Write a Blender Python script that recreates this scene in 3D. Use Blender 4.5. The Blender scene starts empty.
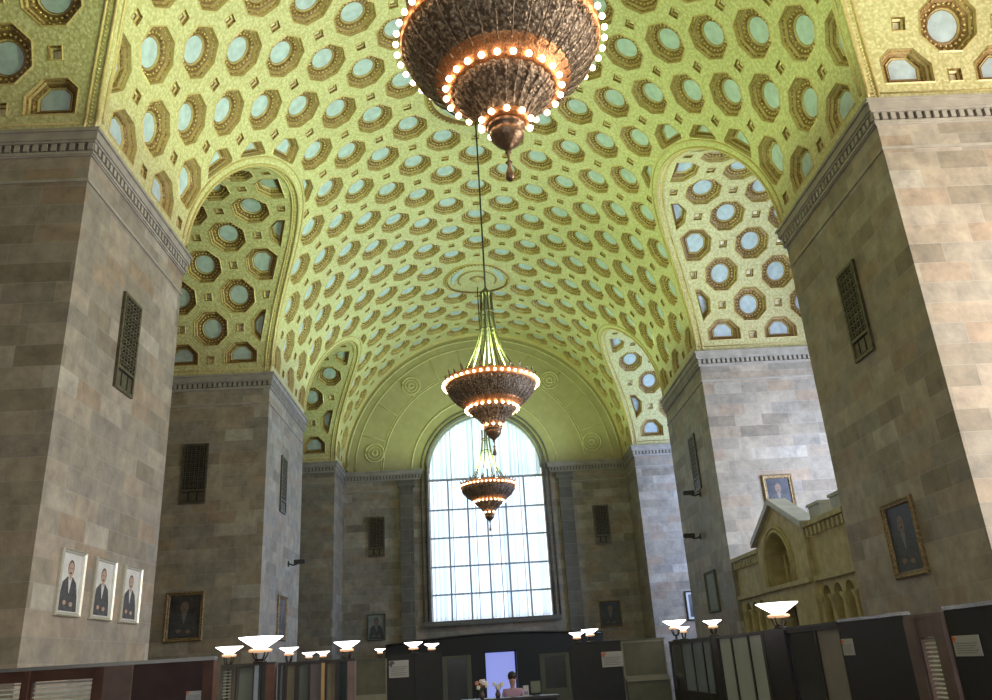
import bpy, math, random
from mathutils import Vector, Matrix
from mathutils.geometry import delaunay_2d_cdt
random.seed(7)
PI = math.pi
scn = bpy.context.scene
COL = scn.collection
CAMZ = 1.6            # eye height above the floor
H = 10.0 + CAMZ       # height of the cornice tops, where the vaults spring
W = 7.63              # half width of the nave
XO = 13.5             # outer walls of the side bays
YEND = 43.26          # end wall with the great window
YB = -8.0             # wall behind the camera
BAYS = [(4.33, 13.2), (18.26, 27.13), (32.87, 40.55)]
PIERS = [(YB, 4.33), (13.2, 18.26), (27.13, 32.87), (40.55, YEND)]
AR = 4.75             # rise of the side vaults

# ------------------------------------------------------------------ materials
def new_mat(name):
    m = bpy.data.materials.new(name); m.use_nodes = True
    nt = m.node_tree
    return m, nt, nt.nodes['Principled BSDF']

def plain(name, col, rough=.6, metal=0., noise=0., scale=8., bump=0., emit=None, estr=0., spec=.5):
    m, nt, b = new_mat(name)
    b.inputs['Base Color'].default_value = (*col, 1)
    b.inputs['Roughness'].default_value = rough
    b.inputs['Metallic'].default_value = metal
    b.inputs['Specular IOR Level'].default_value = spec
    if noise or bump:
        tc = nt.nodes.new('ShaderNodeTexCoord')
        n = nt.nodes.new('ShaderNodeTexNoise'); n.inputs['Scale'].default_value = scale
        n.inputs['Detail'].default_value = 5
        nt.links.new(tc.outputs['Object'], n.inputs['Vector'])
        if noise:
            r = nt.nodes.new('ShaderNodeValToRGB')
            r.color_ramp.elements[0].position = .3; r.color_ramp.elements[1].position = .7
            r.color_ramp.elements[0].color = (*[c * (1 - noise) for c in col], 1)
            r.color_ramp.elements[1].color = (*[min(1, c * (1 + noise)) for c in col], 1)
            nt.links.new(n.outputs['Fac'], r.inputs['Fac'])
            nt.links.new(r.outputs['Color'], b.inputs['Base Color'])
        if bump:
            bp = nt.nodes.new('ShaderNodeBump'); bp.inputs['Strength'].default_value = bump
            bp.inputs['Distance'].default_value = .03
            nt.links.new(n.outputs['Fac'], bp.inputs['Height'])
            nt.links.new(bp.outputs['Normal'], b.inputs['Normal'])
    if emit:
        b.inputs['Emission Color'].default_value = (*emit, 1)
        b.inputs['Emission Strength'].default_value = estr
    return m

def stone(name, tints, mortar, bw=1.15, rh=.42, rough=.55, msize=.007, blot=.35):
    """coursed ashlar laid out on world x+y / z, so courses run round every corner"""
    m, nt, b = new_mat(name)
    g = nt.nodes.new('ShaderNodeNewGeometry'); s = nt.nodes.new('ShaderNodeSeparateXYZ')
    nt.links.new(g.outputs['Position'], s.inputs[0])
    a = nt.nodes.new('ShaderNodeMath'); a.operation = 'ADD'
    nt.links.new(s.outputs['X'], a.inputs[0]); nt.links.new(s.outputs['Y'], a.inputs[1])
    c = nt.nodes.new('ShaderNodeCombineXYZ')
    nt.links.new(a.outputs[0], c.inputs['X']); nt.links.new(s.outputs['Z'], c.inputs['Y'])
    br = nt.nodes.new('ShaderNodeTexBrick')
    br.offset = .43; br.squash = 1.45; br.squash_frequency = 3; br.offset_frequency = 2
    br.inputs['Color1'].default_value = (0, 0, 0, 1); br.inputs['Color2'].default_value = (1, 1, 1, 1)
    br.inputs['Mortar'].default_value = (.5, .5, .5, 1)
    br.inputs['Scale'].default_value = 1; br.inputs['Mortar Size'].default_value = msize
    br.inputs['Mortar Smooth'].default_value = .3
    br.inputs['Brick Width'].default_value = bw; br.inputs['Row Height'].default_value = rh
    nt.links.new(c.outputs[0], br.inputs['Vector'])
    rp = nt.nodes.new('ShaderNodeValToRGB'); rp.color_ramp.interpolation = 'LINEAR'
    els = rp.color_ramp.elements
    while len(els) < len(tints): els.new(.5)
    for i, t in enumerate(tints):
        els[i].position = i / (len(tints) - 1); els[i].color = (*t, 1)
    nt.links.new(br.outputs['Color'], rp.inputs['Fac'])
    n = nt.nodes.new('ShaderNodeTexNoise'); n.inputs['Scale'].default_value = 2.6; n.inputs['Detail'].default_value = 9
    n.inputs['Roughness'].default_value = .7; n.inputs['Distortion'].default_value = .15
    nt.links.new(g.outputs['Position'], n.inputs['Vector'])
    r2 = nt.nodes.new('ShaderNodeValToRGB')
    r2.color_ramp.elements[0].position = .3; r2.color_ramp.elements[0].color = (1 - blot, 1 - blot, 1 - blot * .95, 1)
    r2.color_ramp.elements[1].position = .7; r2.color_ramp.elements[1].color = (1.12, 1.1, 1.08, 1)
    nt.links.new(n.outputs['Fac'], r2.inputs['Fac'])
    mx = nt.nodes.new('ShaderNodeMix'); mx.data_type = 'RGBA'; mx.blend_type = 'MULTIPLY'
    mx.inputs['Factor'].default_value = 1
    nt.links.new(rp.outputs['Color'], mx.inputs['A']); nt.links.new(r2.outputs['Color'], mx.inputs['B'])
    mm = nt.nodes.new('ShaderNodeMix'); mm.data_type = 'RGBA'
    nt.links.new(br.outputs['Fac'], mm.inputs['Factor'])
    nt.links.new(mx.outputs['Result'], mm.inputs['A']); mm.inputs['B'].default_value = (*mortar, 1)
    nt.links.new(mm.outputs['Result'], b.inputs['Base Color'])
    bp = nt.nodes.new('ShaderNodeBump'); bp.inputs['Strength'].default_value = .35; bp.inputs['Distance'].default_value = .02
    sb = nt.nodes.new('ShaderNodeMath'); sb.operation = 'SUBTRACT'
    nt.links.new(n.outputs['Fac'], sb.inputs[0]); nt.links.new(br.outputs['Fac'], sb.inputs[1])
    nt.links.new(sb.outputs[0], bp.inputs['Height']); nt.links.new(bp.outputs['Normal'], b.inputs['Normal'])
    b.inputs['Roughness'].default_value = rough
    return m

def ornate(name, c_hi, c_lo, scale=9., rough=.45, metal=0., bump=.8, pos=(.35, .6)):
    """carved and gilded plaster relief: scrolls from distorted cells"""
    m, nt, b = new_mat(name)
    tc = nt.nodes.new('ShaderNodeNewGeometry')
    v = nt.nodes.new('ShaderNodeTexVoronoi'); v.feature = 'SMOOTH_F1'; v.inputs['Scale'].default_value = scale
    n = nt.nodes.new('ShaderNodeTexNoise'); n.inputs['Scale'].default_value = scale * .9; n.inputs['Detail'].default_value = 3
    n.inputs['Distortion'].default_value = 1.4
    nt.links.new(tc.outputs['Position'], v.inputs['Vector']); nt.links.new(tc.outputs['Position'], n.inputs['Vector'])
    mu = nt.nodes.new('ShaderNodeMath'); mu.operation = 'ADD'
    nt.links.new(v.outputs['Distance'], mu.inputs[0]); nt.links.new(n.outputs['Fac'], mu.inputs[1])
    mh = nt.nodes.new('ShaderNodeMath'); mh.operation = 'MULTIPLY'; mh.inputs[1].default_value = .55
    nt.links.new(mu.outputs[0], mh.inputs[0])
    r = nt.nodes.new('ShaderNodeValToRGB')
    r.color_ramp.elements[0].position = pos[0]; r.color_ramp.elements[0].color = (*c_hi, 1)
    r.color_ramp.elements[1].position = pos[1]; r.color_ramp.elements[1].color = (*c_lo, 1)
    nt.links.new(mh.outputs[0], r.inputs['Fac']); nt.links.new(r.outputs['Color'], b.inputs['Base Color'])
    bp = nt.nodes.new('ShaderNodeBump'); bp.invert = True
    bp.inputs['Strength'].default_value = bump; bp.inputs['Distance'].default_value = .05
    nt.links.new(mh.outputs[0], bp.inputs['Height']); nt.links.new(bp.outputs['Normal'], b.inputs['Normal'])
    b.inputs['Roughness'].default_value = rough; b.inputs['Metallic'].default_value = metal
    return m

STONE = stone('ashlar', [(.25, .21, .155), (.35, .305, .235), (.30, .27, .225), (.41, .355, .275), (.36, .27, .19), (.47, .435, .365)], (.34, .32, .28), .95, .40, msize=.005, blot=.45)
TRIM = plain('cornice_stone', (.36, .33, .28), .6, noise=.18, scale=3, bump=.2)
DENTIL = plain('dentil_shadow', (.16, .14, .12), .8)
WEB = ornate('gilded_web', (.70, .66, .37), (.50, .45, .20), 15, .5, 0, .5, (.35, .62))
GOLD = ornate('gilded_frame', (.50, .35, .13), (.22, .13, .04), 20, .34, .25, .9, (.35, .6))
LIP = plain('gilded_lip', (.58, .46, .20), .4, .15, noise=.2, scale=20)
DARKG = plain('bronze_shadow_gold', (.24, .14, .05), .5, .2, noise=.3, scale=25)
BEAD = plain('gold_bead', (.85, .68, .30), .3, .5)
BLUE = plain('pale_blue_rosette', (.46, .56, .62), .6, noise=.15, scale=5, bump=.3)
SQIN = plain('square_center_gold', (.75, .68, .45), .45, .2, noise=.2, scale=20)
LUN = ornate('lunette_plaster', (.46, .40, .22), (.38, .33, .18), 3, .7, 0, .12, (.2, .8))
LUNB = plain('lunette_band', (.58, .52, .28), .6, noise=.15, scale=5)
BRONZE = plain('bronze_grille', (.13, .11, .08), .4, .6, noise=.3, scale=10)
VOID = plain('dark_void', (.02, .02, .018), .9)
DARKWOOD = plain('dark_wood', (.028, .022, .021), .35, noise=.25, scale=4)
WOOD = plain('mahogany', (.10, .045, .035), .3, noise=.3, scale=5)
TANWOOD = plain('light_mahogany', (.16, .11, .10), .35, noise=.2, scale=5)
BLACKP = plain('charcoal_panel', (.016, .015, .015), .5, noise=.15, scale=10)
STEEL = plain('silver_rail', (.55, .58, .66), .25, .8)
FRAMEG = plain('grey_green_frame', (.10, .105, .08), .45)

# ------------------------------------------------------------------ mesh helpers
class MB:
    def __init__(s): s.v = []; s.f = []; s.m = []; s.sm = []
    def vert(s, p): s.v.append(tuple(p)); return len(s.v) - 1
    def face(s, ids, mi=0, smooth=False): s.f.append(tuple(ids)); s.m.append(mi); s.sm.append(smooth)
    def poly(s, pts, mi=0): s.face([s.vert(p) for p in pts], mi)
    def box(s, x0, x1, y0, y1, z0, z1, mi=0, M=None):
        P = [(x, y, z) for x in (x0, x1) for y in (y0, y1) for z in (z0, z1)]
        if M: P = [M @ Vector(q) for q in P]
        b = len(s.v); s.v += [tuple(q) for q in P]
        for q in ((0, 1, 3, 2), (4, 6, 7, 5), (0, 4, 5, 1), (2, 3, 7, 6), (0, 2, 6, 4), (1, 5, 7, 3)):
            s.face([b + i for i in q], mi)
    def lathe(s, prof, n=24, c=(0, 0, 0), mi=0, mod=None, smooth=True, cap=True):
        b = len(s.v)
        for r, z in prof:
            for i in range(n):
                a = 2 * PI * i / n
                rr = r + (mod(a, r, z) if mod else 0)
                s.v.append((c[0] + rr * math.cos(a), c[1] + rr * math.sin(a), c[2] + z))
        for j in range(len(prof) - 1):
            for i in range(n):
                k = (i + 1) % n
                s.face([b + j * n + i, b + j * n + k, b + (j + 1) * n + k, b + (j + 1) * n + i], mi, smooth)
        if cap:
            s.face([b + i for i in range(n)][::-1], mi); s.face([b + (len(prof) - 1) * n + i for i in range(n)], mi)
    def tube(s, pts, r, n=6, mi=0, cap=True):
        pts = [Vector(p) for p in pts]; b = len(s.v)
        up = Vector((0, 0, 1))
        for i, p in enumerate(pts):
            t = (pts[min(i + 1, len(pts) - 1)] - pts[max(i - 1, 0)]).normalized()
            u = t.cross(up)
            if u.length < .05: u = t.cross(Vector((1, 0, 0)))
            u.normalize(); w = t.cross(u).normalized()
            rr = r[i] if isinstance(r, (list, tuple)) else r
            for k in range(n):
                a = 2 * PI * k / n
                s.v.append(tuple(p + u * math.cos(a) * rr + w * math.sin(a) * rr))
        for i in range(len(pts) - 1):
            for k in range(n):
                q = (k + 1) % n
                s.face([b + i * n + k, b + i * n + q, b + (i + 1) * n + q, b + (i + 1) * n + k], mi, True)
        if cap:
            s.face([b + k for k in range(n)][::-1], mi); s.face([b + (len(pts) - 1) * n + k for k in range(n)], mi)
    def octa(s, c, r, mi=0):
        b = len(s.v); x, y, z = c
        s.v += [(x + r, y, z), (x - r, y, z), (x, y + r, z), (x, y - r, z), (x, y, z + r), (x, y, z - r)]
        for q in ((0, 2, 4), (2, 1, 4), (1, 3, 4), (3, 0, 4), (2, 0, 5), (1, 2, 5), (3, 1, 5), (0, 3, 5)):
            s.face([b + i for i in q], mi, True)
    def sphere(s, c, r, nu=10, nv=7, mi=0, sc=(1, 1, 1)):
        b = len(s.v)
        for j in range(1, nv):
            ph = PI * j / nv
            for i in range(nu):
                a = 2 * PI * i / nu
                s.v.append((c[0] + r * sc[0] * math.sin(ph) * math.cos(a), c[1] + r * sc[1] * math.sin(ph) * math.sin(a), c[2] + r * sc[2] * math.cos(ph)))
        t = s.vert((c[0], c[1], c[2] + r * sc[2])); d = s.vert((c[0], c[1], c[2] - r * sc[2]))
        for j in range(nv - 2):
            for i in range(nu):
                k = (i + 1) % nu
                s.face([b + j * nu + i, b + (j + 1) * nu + i, b + (j + 1) * nu + k, b + j * nu + k], mi, True)
        for i in range(nu):
            k = (i + 1) % nu
            s.face([t, b + i, b + k], mi, True); s.face([d, b + (nv - 2) * nu + k, b + (nv - 2) * nu + i], mi, True)
    def build(s, name, mats, parent=None, loc=None, origin=None):
        me = bpy.data.meshes.new(name)
        vv = s.v
        if origin is not None: vv = [(a - origin[0], b - origin[1], c - origin[2]) for a, b, c in s.v]
        me.from_pydata(vv, [], s.f)
        if not isinstance(mats, (list, tuple)): mats = [mats]
        for m in mats: me.materials.append(m)
        me.polygons.foreach_set('material_index', s.m); me.polygons.foreach_set('use_smooth', s.sm)
        me.update()
        o = bpy.data.objects.new(name, me); COL.objects.link(o)
        if parent: o.parent = parent
        if origin is not None: o.location = origin
        if loc: o.location = loc
        return o

def tag(o, label=None, cat=None, group=None, kind=None):
    if label: o['label'] = label
    if cat: o['category'] = cat
    if group: o['group'] = group
    if kind: o['kind'] = kind
    return o
def empty(name, loc, rz=0):
    o = bpy.data.objects.new(name, None); COL.objects.link(o); o.location = loc; o.rotation_euler = (0, 0, rz)
    o.empty_display_size = .2
    return o
def structure(o, label, cat): return tag(o, label, cat, kind='structure')
def copy_tree(o, parent=None):
    c = o.copy(); COL.objects.link(c); c.parent = parent
    for ch in list(KIDS.get(o.name, [])): copy_tree(ch, c)
    return c
KIDS = {}
def index_children():
    KIDS.clear()
    for o in bpy.data.objects:
        if o.parent: KIDS.setdefault(o.parent.name, []).append(o)

# ------------------------------------------------------------------ 2-D clipping
def clip(poly, q, n):
    out = []; L = len(poly)
    for i in range(L):
        a, b = poly[i], poly[(i + 1) % L]
        da = (a[0] - q[0]) * n[0] + (a[1] - q[1]) * n[1]; db = (b[0] - q[0]) * n[0] + (b[1] - q[1]) * n[1]
        if da >= 0: out.append(a)
        if da * db < 0:
            t = da / (da - db); out.append((a[0] + (b[0] - a[0]) * t, a[1] + (b[1] - a[1]) * t))
    return out
def area(p): return abs(sum(p[i][0] * p[(i + 1) % len(p)][1] - p[(i + 1) % len(p)][0] * p[i][1] for i in range(len(p))) / 2)
def inside(pt, poly):
    c = False; x, y = pt; j = len(poly) - 1
    for i in range(len(poly)):
        a, b = poly[i], poly[j]
        if (a[1] > y) != (b[1] > y) and x < (b[0] - a[0]) * (y - a[1]) / (b[1] - a[1]) + a[0]: c = not c
        j = i
    return c
def clean(p, eps=.012):
    o = []
    for q in p:
        if not o or math.hypot(q[0] - o[-1][0], q[1] - o[-1][1]) > eps: o.append(q)
    if len(o) > 2 and math.hypot(o[0][0] - o[-1][0], o[0][1] - o[-1][1]) < eps: o.pop()
    return o
def ccw(p):
    s = sum(p[i][0] * p[(i + 1) % len(p)][1] - p[(i + 1) % len(p)][0] * p[i][1] for i in range(len(p)))
    return p if s > 0 else p[::-1]
def octagon(cx, cy, ap):
    R = ap / math.cos(PI / 8); c = [(cx + R * math.cos(PI / 8 + PI / 4 * i), cy + R * math.sin(PI / 8 + PI / 4 * i)) for i in range(8)]
    o = []
    for i in range(8):
        a, b = c[i], c[(i + 1) % 8]; o += [a, ((a[0] + b[0]) / 2, (a[1] + b[1]) / 2)]
    return o
def nearest(curve, c):
    """closest point of a polyline and the outward normal (pointing away from 'inner' side given by curve order)"""
    best = None
    for i in range(len(curve) - 1):
        a, b = curve[i], curve[i + 1]; dx, dy = b[0] - a[0], b[1] - a[1]; L = dx * dx + dy * dy
        if L < 1e-12: continue
        t = max(0, min(1, ((c[0] - a[0]) * dx + (c[1] - a[1]) * dy) / L)); q = (a[0] + dx * t, a[1] + dy * t)
        d = math.hypot(c[0] - q[0], c[1] - q[1])
        if best is None or d < best[0]:
            l = math.sqrt(L); best = (d, q, (-dy / l, dx / l))
    return best

def coffered(name, S, outline, octs, squares, curves, planes, rounds, ap, sq, band):
    """S(u, v, d): surface point; u, v metric; d = depth into the vault.
    curves: polylines whose left normal points to the allowed side; planes: (q, n); rounds: (c, r)"""
    mb = MB(); holes = []
    def restrict(poly, c, m):
        for q, n in planes: poly = clip(poly, (q[0] + n[0] * m, q[1] + n[1] * m), n)
        for cv in curves:
            d, q, n = nearest(cv, c)
            poly = clip(poly, (q[0] + n[0] * m, q[1] + n[1] * m), n) if len(poly) > 2 else poly
        for rc, rr in rounds:
            dx, dy = c[0] - rc[0], c[1] - rc[1]; L = math.hypot(dx, dy)
            if L < rr * .6: return []
            n = (dx / L, dy / L); poly = clip(poly, (rc[0] + n[0] * rr, rc[1] + n[1] * rr), n) if len(poly) > 2 else poly
        return clean(poly) if len(poly) > 2 else []
    oo = []
    for i in range(len(outline)):
        a, b = outline[i], outline[(i + 1) % len(outline)]; k = max(1, int(math.hypot(b[0] - a[0], b[1] - a[1]) / .45))
        oo += [(a[0] + (b[0] - a[0]) * j / k, a[1] + (b[1] - a[1]) * j / k) for j in range(k)]
    outline = oo
    full = area(octagon(0, 0, ap))
    for c in octs:
        p = restrict(octagon(c[0], c[1], ap), c, band)
        if len(p) < 3 or area(p) < full * .12: continue
        holes.append((ccw(p), 'o', c, area(p) > full * .985))
    for c in squares:
        p0 = [(c[0] - sq, c[1] - sq), (c[0] + sq, c[1] - sq), (c[0] + sq, c[1] + sq), (c[0] - sq, c[1] + sq)]
        p = restrict(p0, c, band)
        if len(p) < 3 or area(p) < 4 * sq * sq * .6: continue
        holes.append((ccw(p), 's', c, True))
    V = []; E = []
    def add(poly):
        b = len(V); V.extend(Vector(q) for q in poly); n = len(poly)
        E.extend((b + i, b + (i + 1) % n) for i in range(n))
    add(outline)
    for h in holes: add(h[0])
    vs, es, fs, *_ = delaunay_2d_cdt(V, E, [], 0, 1e-5)
    grid = {}
    for h in holes:
        xs = [q[0] for q in h[0]]; ys = [q[1] for q in h[0]]
        for i in range(int(min(xs) // 1), int(max(xs) // 1) + 1):
            for j in range(int(min(ys) // 1), int(max(ys) // 1) + 1): grid.setdefault((i, j), []).append(h[0])
    base = [mb.vert(S(v.x, v.y, 0)) for v in vs]
    for f in fs:
        c = (sum(vs[i].x for i in f) / 3, sum(vs[i].y for i in f) / 3)
        if any(inside(c, h) for h in grid.get((int(c[0] // 1), int(c[1] // 1)), [])): continue
        if not inside(c, outline): continue
        mb.face([base[i] for i in f], 0)
    for poly, kind, c0, whole in holes:
        n = len(poly)
        cx = sum(q[0] for q in poly) / n; cy = sum(q[1] for q in poly) / n
        if whole: cx, cy = c0
        def ring(sc, d, circ=0):
            ids = []
            for q in poly:
                x, y = q[0] - cx, q[1] - cy
                if circ and whole:
                    L = math.hypot(x, y); k = circ / L; ids.append(mb.vert(S(cx + x * k, cy + y * k, d)))
                else: ids.append(mb.vert(S(cx + x * sc, cy + y * sc, d)))
            return ids
        if kind == 'o':
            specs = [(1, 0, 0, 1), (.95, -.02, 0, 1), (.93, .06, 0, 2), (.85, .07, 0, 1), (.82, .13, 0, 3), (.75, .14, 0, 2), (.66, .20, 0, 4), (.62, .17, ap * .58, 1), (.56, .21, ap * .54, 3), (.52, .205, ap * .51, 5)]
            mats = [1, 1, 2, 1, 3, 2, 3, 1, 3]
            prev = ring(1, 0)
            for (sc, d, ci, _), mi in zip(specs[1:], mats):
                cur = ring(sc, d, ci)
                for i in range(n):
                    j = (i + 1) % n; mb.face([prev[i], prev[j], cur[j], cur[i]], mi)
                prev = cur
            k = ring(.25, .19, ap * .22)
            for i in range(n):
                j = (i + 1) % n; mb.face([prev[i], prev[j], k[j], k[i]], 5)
            mb.face(k, 5)
            if whole:
                for i in range(24):
                    a = 2 * PI * i / 24; mb.octa(S(cx + math.cos(a) * ap * .70, cy + math.sin(a) * ap * .70, .14), .035, 4)
                for i in range(16):
                    a = 2 * PI * i / 16; r_ = ap * .87
                    mb.octa(S(cx + math.cos(a + .2) * r_, cy + math.sin(a + .2) * r_, .05), .022, 4)
        else:
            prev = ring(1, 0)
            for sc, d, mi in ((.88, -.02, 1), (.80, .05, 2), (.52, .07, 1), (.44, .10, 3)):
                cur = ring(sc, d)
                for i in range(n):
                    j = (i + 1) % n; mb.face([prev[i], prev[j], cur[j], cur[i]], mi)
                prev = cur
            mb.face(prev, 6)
    return mb
VM = [WEB, LIP, GOLD, DARKG, BEAD, BLUE, SQIN, LUNB]

# ------------------------------------------------------------------ main vault
PK = PI / 21
def SM(u, v, d):
    a = u / W; r = W + d
    return (-math.cos(a) * r, v, H + math.sin(a) * r)      # u = 0 on the left springing
def groin_main(ya, yb, side, off=0., n=44):
    """opening curve of a side bay in (u, v); runs so that its left normal points away from the opening"""
    yc = (ya + yb) / 2; r = (yb - ya) / 2; pts = []
    for i in range(n + 1):
        t = PI * i / n; y = yc - r * math.cos(t); z = AR * math.sin(t)
        u = W * math.asin(min(1, z / W))
        pts.append((u, y) if side < 0 else (PI * W - u, y))
    return pts if side < 0 else pts[::-1]
Y0 = -1.0
left = []; right = []
for ya, yb in BAYS:
    left += groin_main(ya, yb, -1); right += groin_main(ya, yb, 1)[::-1]
outline = [(0, Y0)] + left + [(0, YEND), (PI * W, YEND)] + right[::-1] + [(PI * W, Y0)]
outline = clean(outline, 1e-4)
curves = []
for ya, yb in BAYS:
    # left normal of a curve that climbs in v while bulging in +u points to -u: reverse it
    curves.append(groin_main(ya, yb, -1)[::-1]); curves.append(groin_main(ya, yb, 1)[::-1])
# (nearest() returns (-dy, dx): for the left curve reversed, travelling to lower v, that is +u)
octs = []; sqs = []
for k in range(21):
    u = (k + .5) * PK * W
    for n in range(-24, 16):
        v = 25.5 + 1.12 * n
        if v < Y0: continue
        (octs if (k + n) % 2 == 0 else sqs).append((u, v))
MEDS = [(PI * W / 2, 8.0), (PI * W / 2, 22.0), (PI * W / 2, 35.75)]
mb = coffered('ceiling', SM, outline, octs, sqs, curves, [((.05, 0), (1, 0)), ((PI * W - .05, 0), (-1, 0)), ((0, YEND), (0, -1)), ((0, Y0), (0, 1))],
              [(m, 1.72) for m in MEDS], .635, .15, .30)
# mouldings round the arch openings, bands and medallions
for ya, yb in BAYS:
    for sd in (-1, 1):
        g = groin_main(ya, yb, sd)
        mb.tube([SM(u, v, -.01) for u, v in g], .045, 6, 1)
        yc = (ya + yb) / 2
        for off, r_ in ((.24, .035),):
            pts = []
            for i, (u, v) in enumerate(g):
                a = g[max(i - 1, 0)]; b = g[min(i + 1, len(g) - 1)]; dx, dy = b[0] - a[0], b[1] - a[1]; L = math.hypot(dx, dy)
                nx, ny = dy / L, -dx / L
                uu, vv = u + nx * off, v + ny * off
                if 0.02 < uu < PI * W - .02: pts.append(SM(uu, vv, -.01))
            if len(pts) > 2: mb.tube(pts, r_, 5, 1)
for off in (.02, .27):
    mb.tube([SM(PI * W * i / 60, YEND - off, 0) for i in range(61)], .05, 6, 1)
for cu, cv in MEDS:
    def P(r, a, d): return SM(cu + r * math.cos(a), cv + r * math.sin(a), d)
    prof = [(1.70, .02, 1), (1.62, -.10, 1), (1.50, -.12, 2), (1.44, .02, 3), (1.34, .04, 1), (1.28, -.06, 5), (1.02, -.06, 5), (.98, -.12, 1), (.90, -.12, 2), (.86, -.02, 2), (.62, -.02, 1), (.58, -.10, 1), (.30, -.14, 2), (.05, -.24, 1)]
    pv = None
    for r, d, mi in prof:
        cur = [mb.vert(P(r, 2 * PI * i / 40, d)) for i in range(40)]
        if pv:
            for i in range(40): mb.face([pv[i], pv[(i + 1) % 40], cur[(i + 1) % 40], cur[i]], mi)
        pv = cur
    mb.face(pv, 1)
    for i in range(56): a = 2 * PI * i / 56; mb.octa(P(1.56, a, -.13), .05, 4)
    for i in range(24): a = 2 * PI * i / 24; mb.octa(P(.74, a, -.05), .05, 4)
ceil = mb.build('ceiling', VM)
structure(ceil, 'coffered gilded barrel vault with octagonal blue-centred coffers over the hall', 'ceiling')
# plain continuation of the vault behind the camera
mb = MB()
for i in range(40):
    a, b = PI * W * i / 40, PI * W * (i + 1) / 40
    mb.poly([SM(a, YB, 0), SM(b, YB, 0), SM(b, Y0, 0), SM(a, Y0, 0)], 0)
structure(mb.build('ceiling', WEB), 'plain end of the barrel vault behind the viewpoint', 'ceiling')

# ------------------------------------------------------------------ side vaults
for bi, (ya, yb) in enumerate(BAYS):
    yc = (ya + yb) / 2; r = (yb - ya) / 2; rm = (r + AR) / 2
    for sd in (-1, 1):
        def SS(u, v, d, yc=yc, r=r, rm=rm, sd=sd):
            t = u / rm
            return (sd * v, yc + (r + d) * math.cos(t), H + (AR + d) * math.sin(t))
        L = PI * rm
        def xg(u, rm=rm): return math.sqrt(W * W - (AR * math.sin(u / rm)) ** 2)
        g = [(L * i / 48, xg(L * i / 48)) for i in range(49)]
        out = g + [(L, XO), (0, XO)]
        octs = []; sqs = []
        NR = 13 if bi < 2 else 11
        for k in range(NR):
            for n in range(-3, 6):
                c = ((k + .5) * L / NR, (8.46 if bi == 0 else 8.7) + 1.035 * n)
                (octs if (k + n) % 2 == 0 else sqs).append(c)
        mb = coffered('ceiling', SS, out, octs, sqs, [g], [((0, 0), (1, 0)), ((L, 0), (-1, 0)), ((0, XO), (0, -1))], [], .615, .15, .40)
        mb.tube([SS(u, v + .20, -.01) for u, v in g], .035, 5, 1)
        for i in range(0, 180):
            u = L * (i + .5) / 180
            mb.octa(SS(u, xg(u) + .12, -.01), .032, 4)
        for off in (.04, .2): mb.tube([SS(off, W, -.0), SS(off, XO, -.0)], .025, 5, 1); mb.tube([SS(L - off, W, 0), SS(L - off, XO, 0)], .025, 5, 1)
        o = mb.build('ceiling', VM)
        structure(o, '%s coffered side vault of the %s bay' % ('left' if sd < 0 else 'right', ('nearest', 'second', 'farthest')[bi]), 'ceiling')

# ------------------------------------------------------------------ piers, cornices
def cornice_run(mb, a, b, out, ext=True):
    """a, b: wall points (x, y); out: outward normal. Profile with dentils, mitres closed by overlap"""
    ax, ay = a; bx, by = b; L = math.hypot(bx - ax, by - ay); dx, dy = (bx - ax) / L, (by - ay) / L
    ox, oy = out
    def strip(z0, z1, pr, mi=0):
        e = pr if ext else 0
        P0 = (ax - dx * e, ay - dy * e); P1 = (bx + dx * e, by + dy * e)
        q = []
        for p in (P0, P1):
            for s_ in (-.02, pr): q.append((p[0] + ox * s_, p[1] + oy * s_))
        xs = [t[0] for t in q]; ys = [t[1] for t in q]
        mb.box(min(xs), max(xs), min(ys), max(ys), z0, z1, mi)
    strip(H - .07, H, .16); strip(H - .24, H - .07, .12); strip(H - .29, H - .24, .09)
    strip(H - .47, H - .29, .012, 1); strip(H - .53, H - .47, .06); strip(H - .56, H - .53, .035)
    strip(H - 1.12, H - 1.06, .03)
    n = max(1, int(L / .17))
    for i in range(n + 1):
        t = L * i / n
        x = ax + dx * t; y = ay + dy * t; w = .05
        q = [(x + dx * s1 + ox * s2, y + dy * s1 + oy * s2) for s1 in (-w, w) for s2 in (0, .075)]
        mb.box(min(t_[0] for t_ in q), max(t_[0] for t_ in q), min(t_[1] for t_ in q), max(t_[1] for t_ in q), H - .45, H - .30, 0)
nt_ = 0
PL = ['behind the viewpoint', 'nearest, with the bronze grille in full view', 'second along the hall', 'last stub against the end wall']
for sd, sn in ((-1, 'left'), (1, 'right')):
    for i, (y0, y1) in enumerate(PIERS):
        mb = MB(); x0, x1 = sorted((sd * W, sd * XO))
        mb.box(x0, x1, y0, y1, 0, H - .01)
        o = mb.build('wall_' + sn, STONE)
        structure(o, '%s stone pier of coursed blocks, %s' % (sn, PL[i]), 'wall')
        nt_ += 1; mb = MB()
        if i > 0: cornice_run(mb, (sd * XO, y0), (sd * W, y0), (0, -1))
        cornice_run(mb, (sd * W, y0), (sd * W, y1), (-sd, 0), False)
        if i < 3: cornice_run(mb, (sd * W, y1), (sd * XO, y1), (0, 1))
        structure(mb.build('trim_%d' % nt_, [TRIM, DENTIL]), 'dentilled stone cornice on the %s pier, %s' % (sn, PL[i]), 'cornice')

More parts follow.
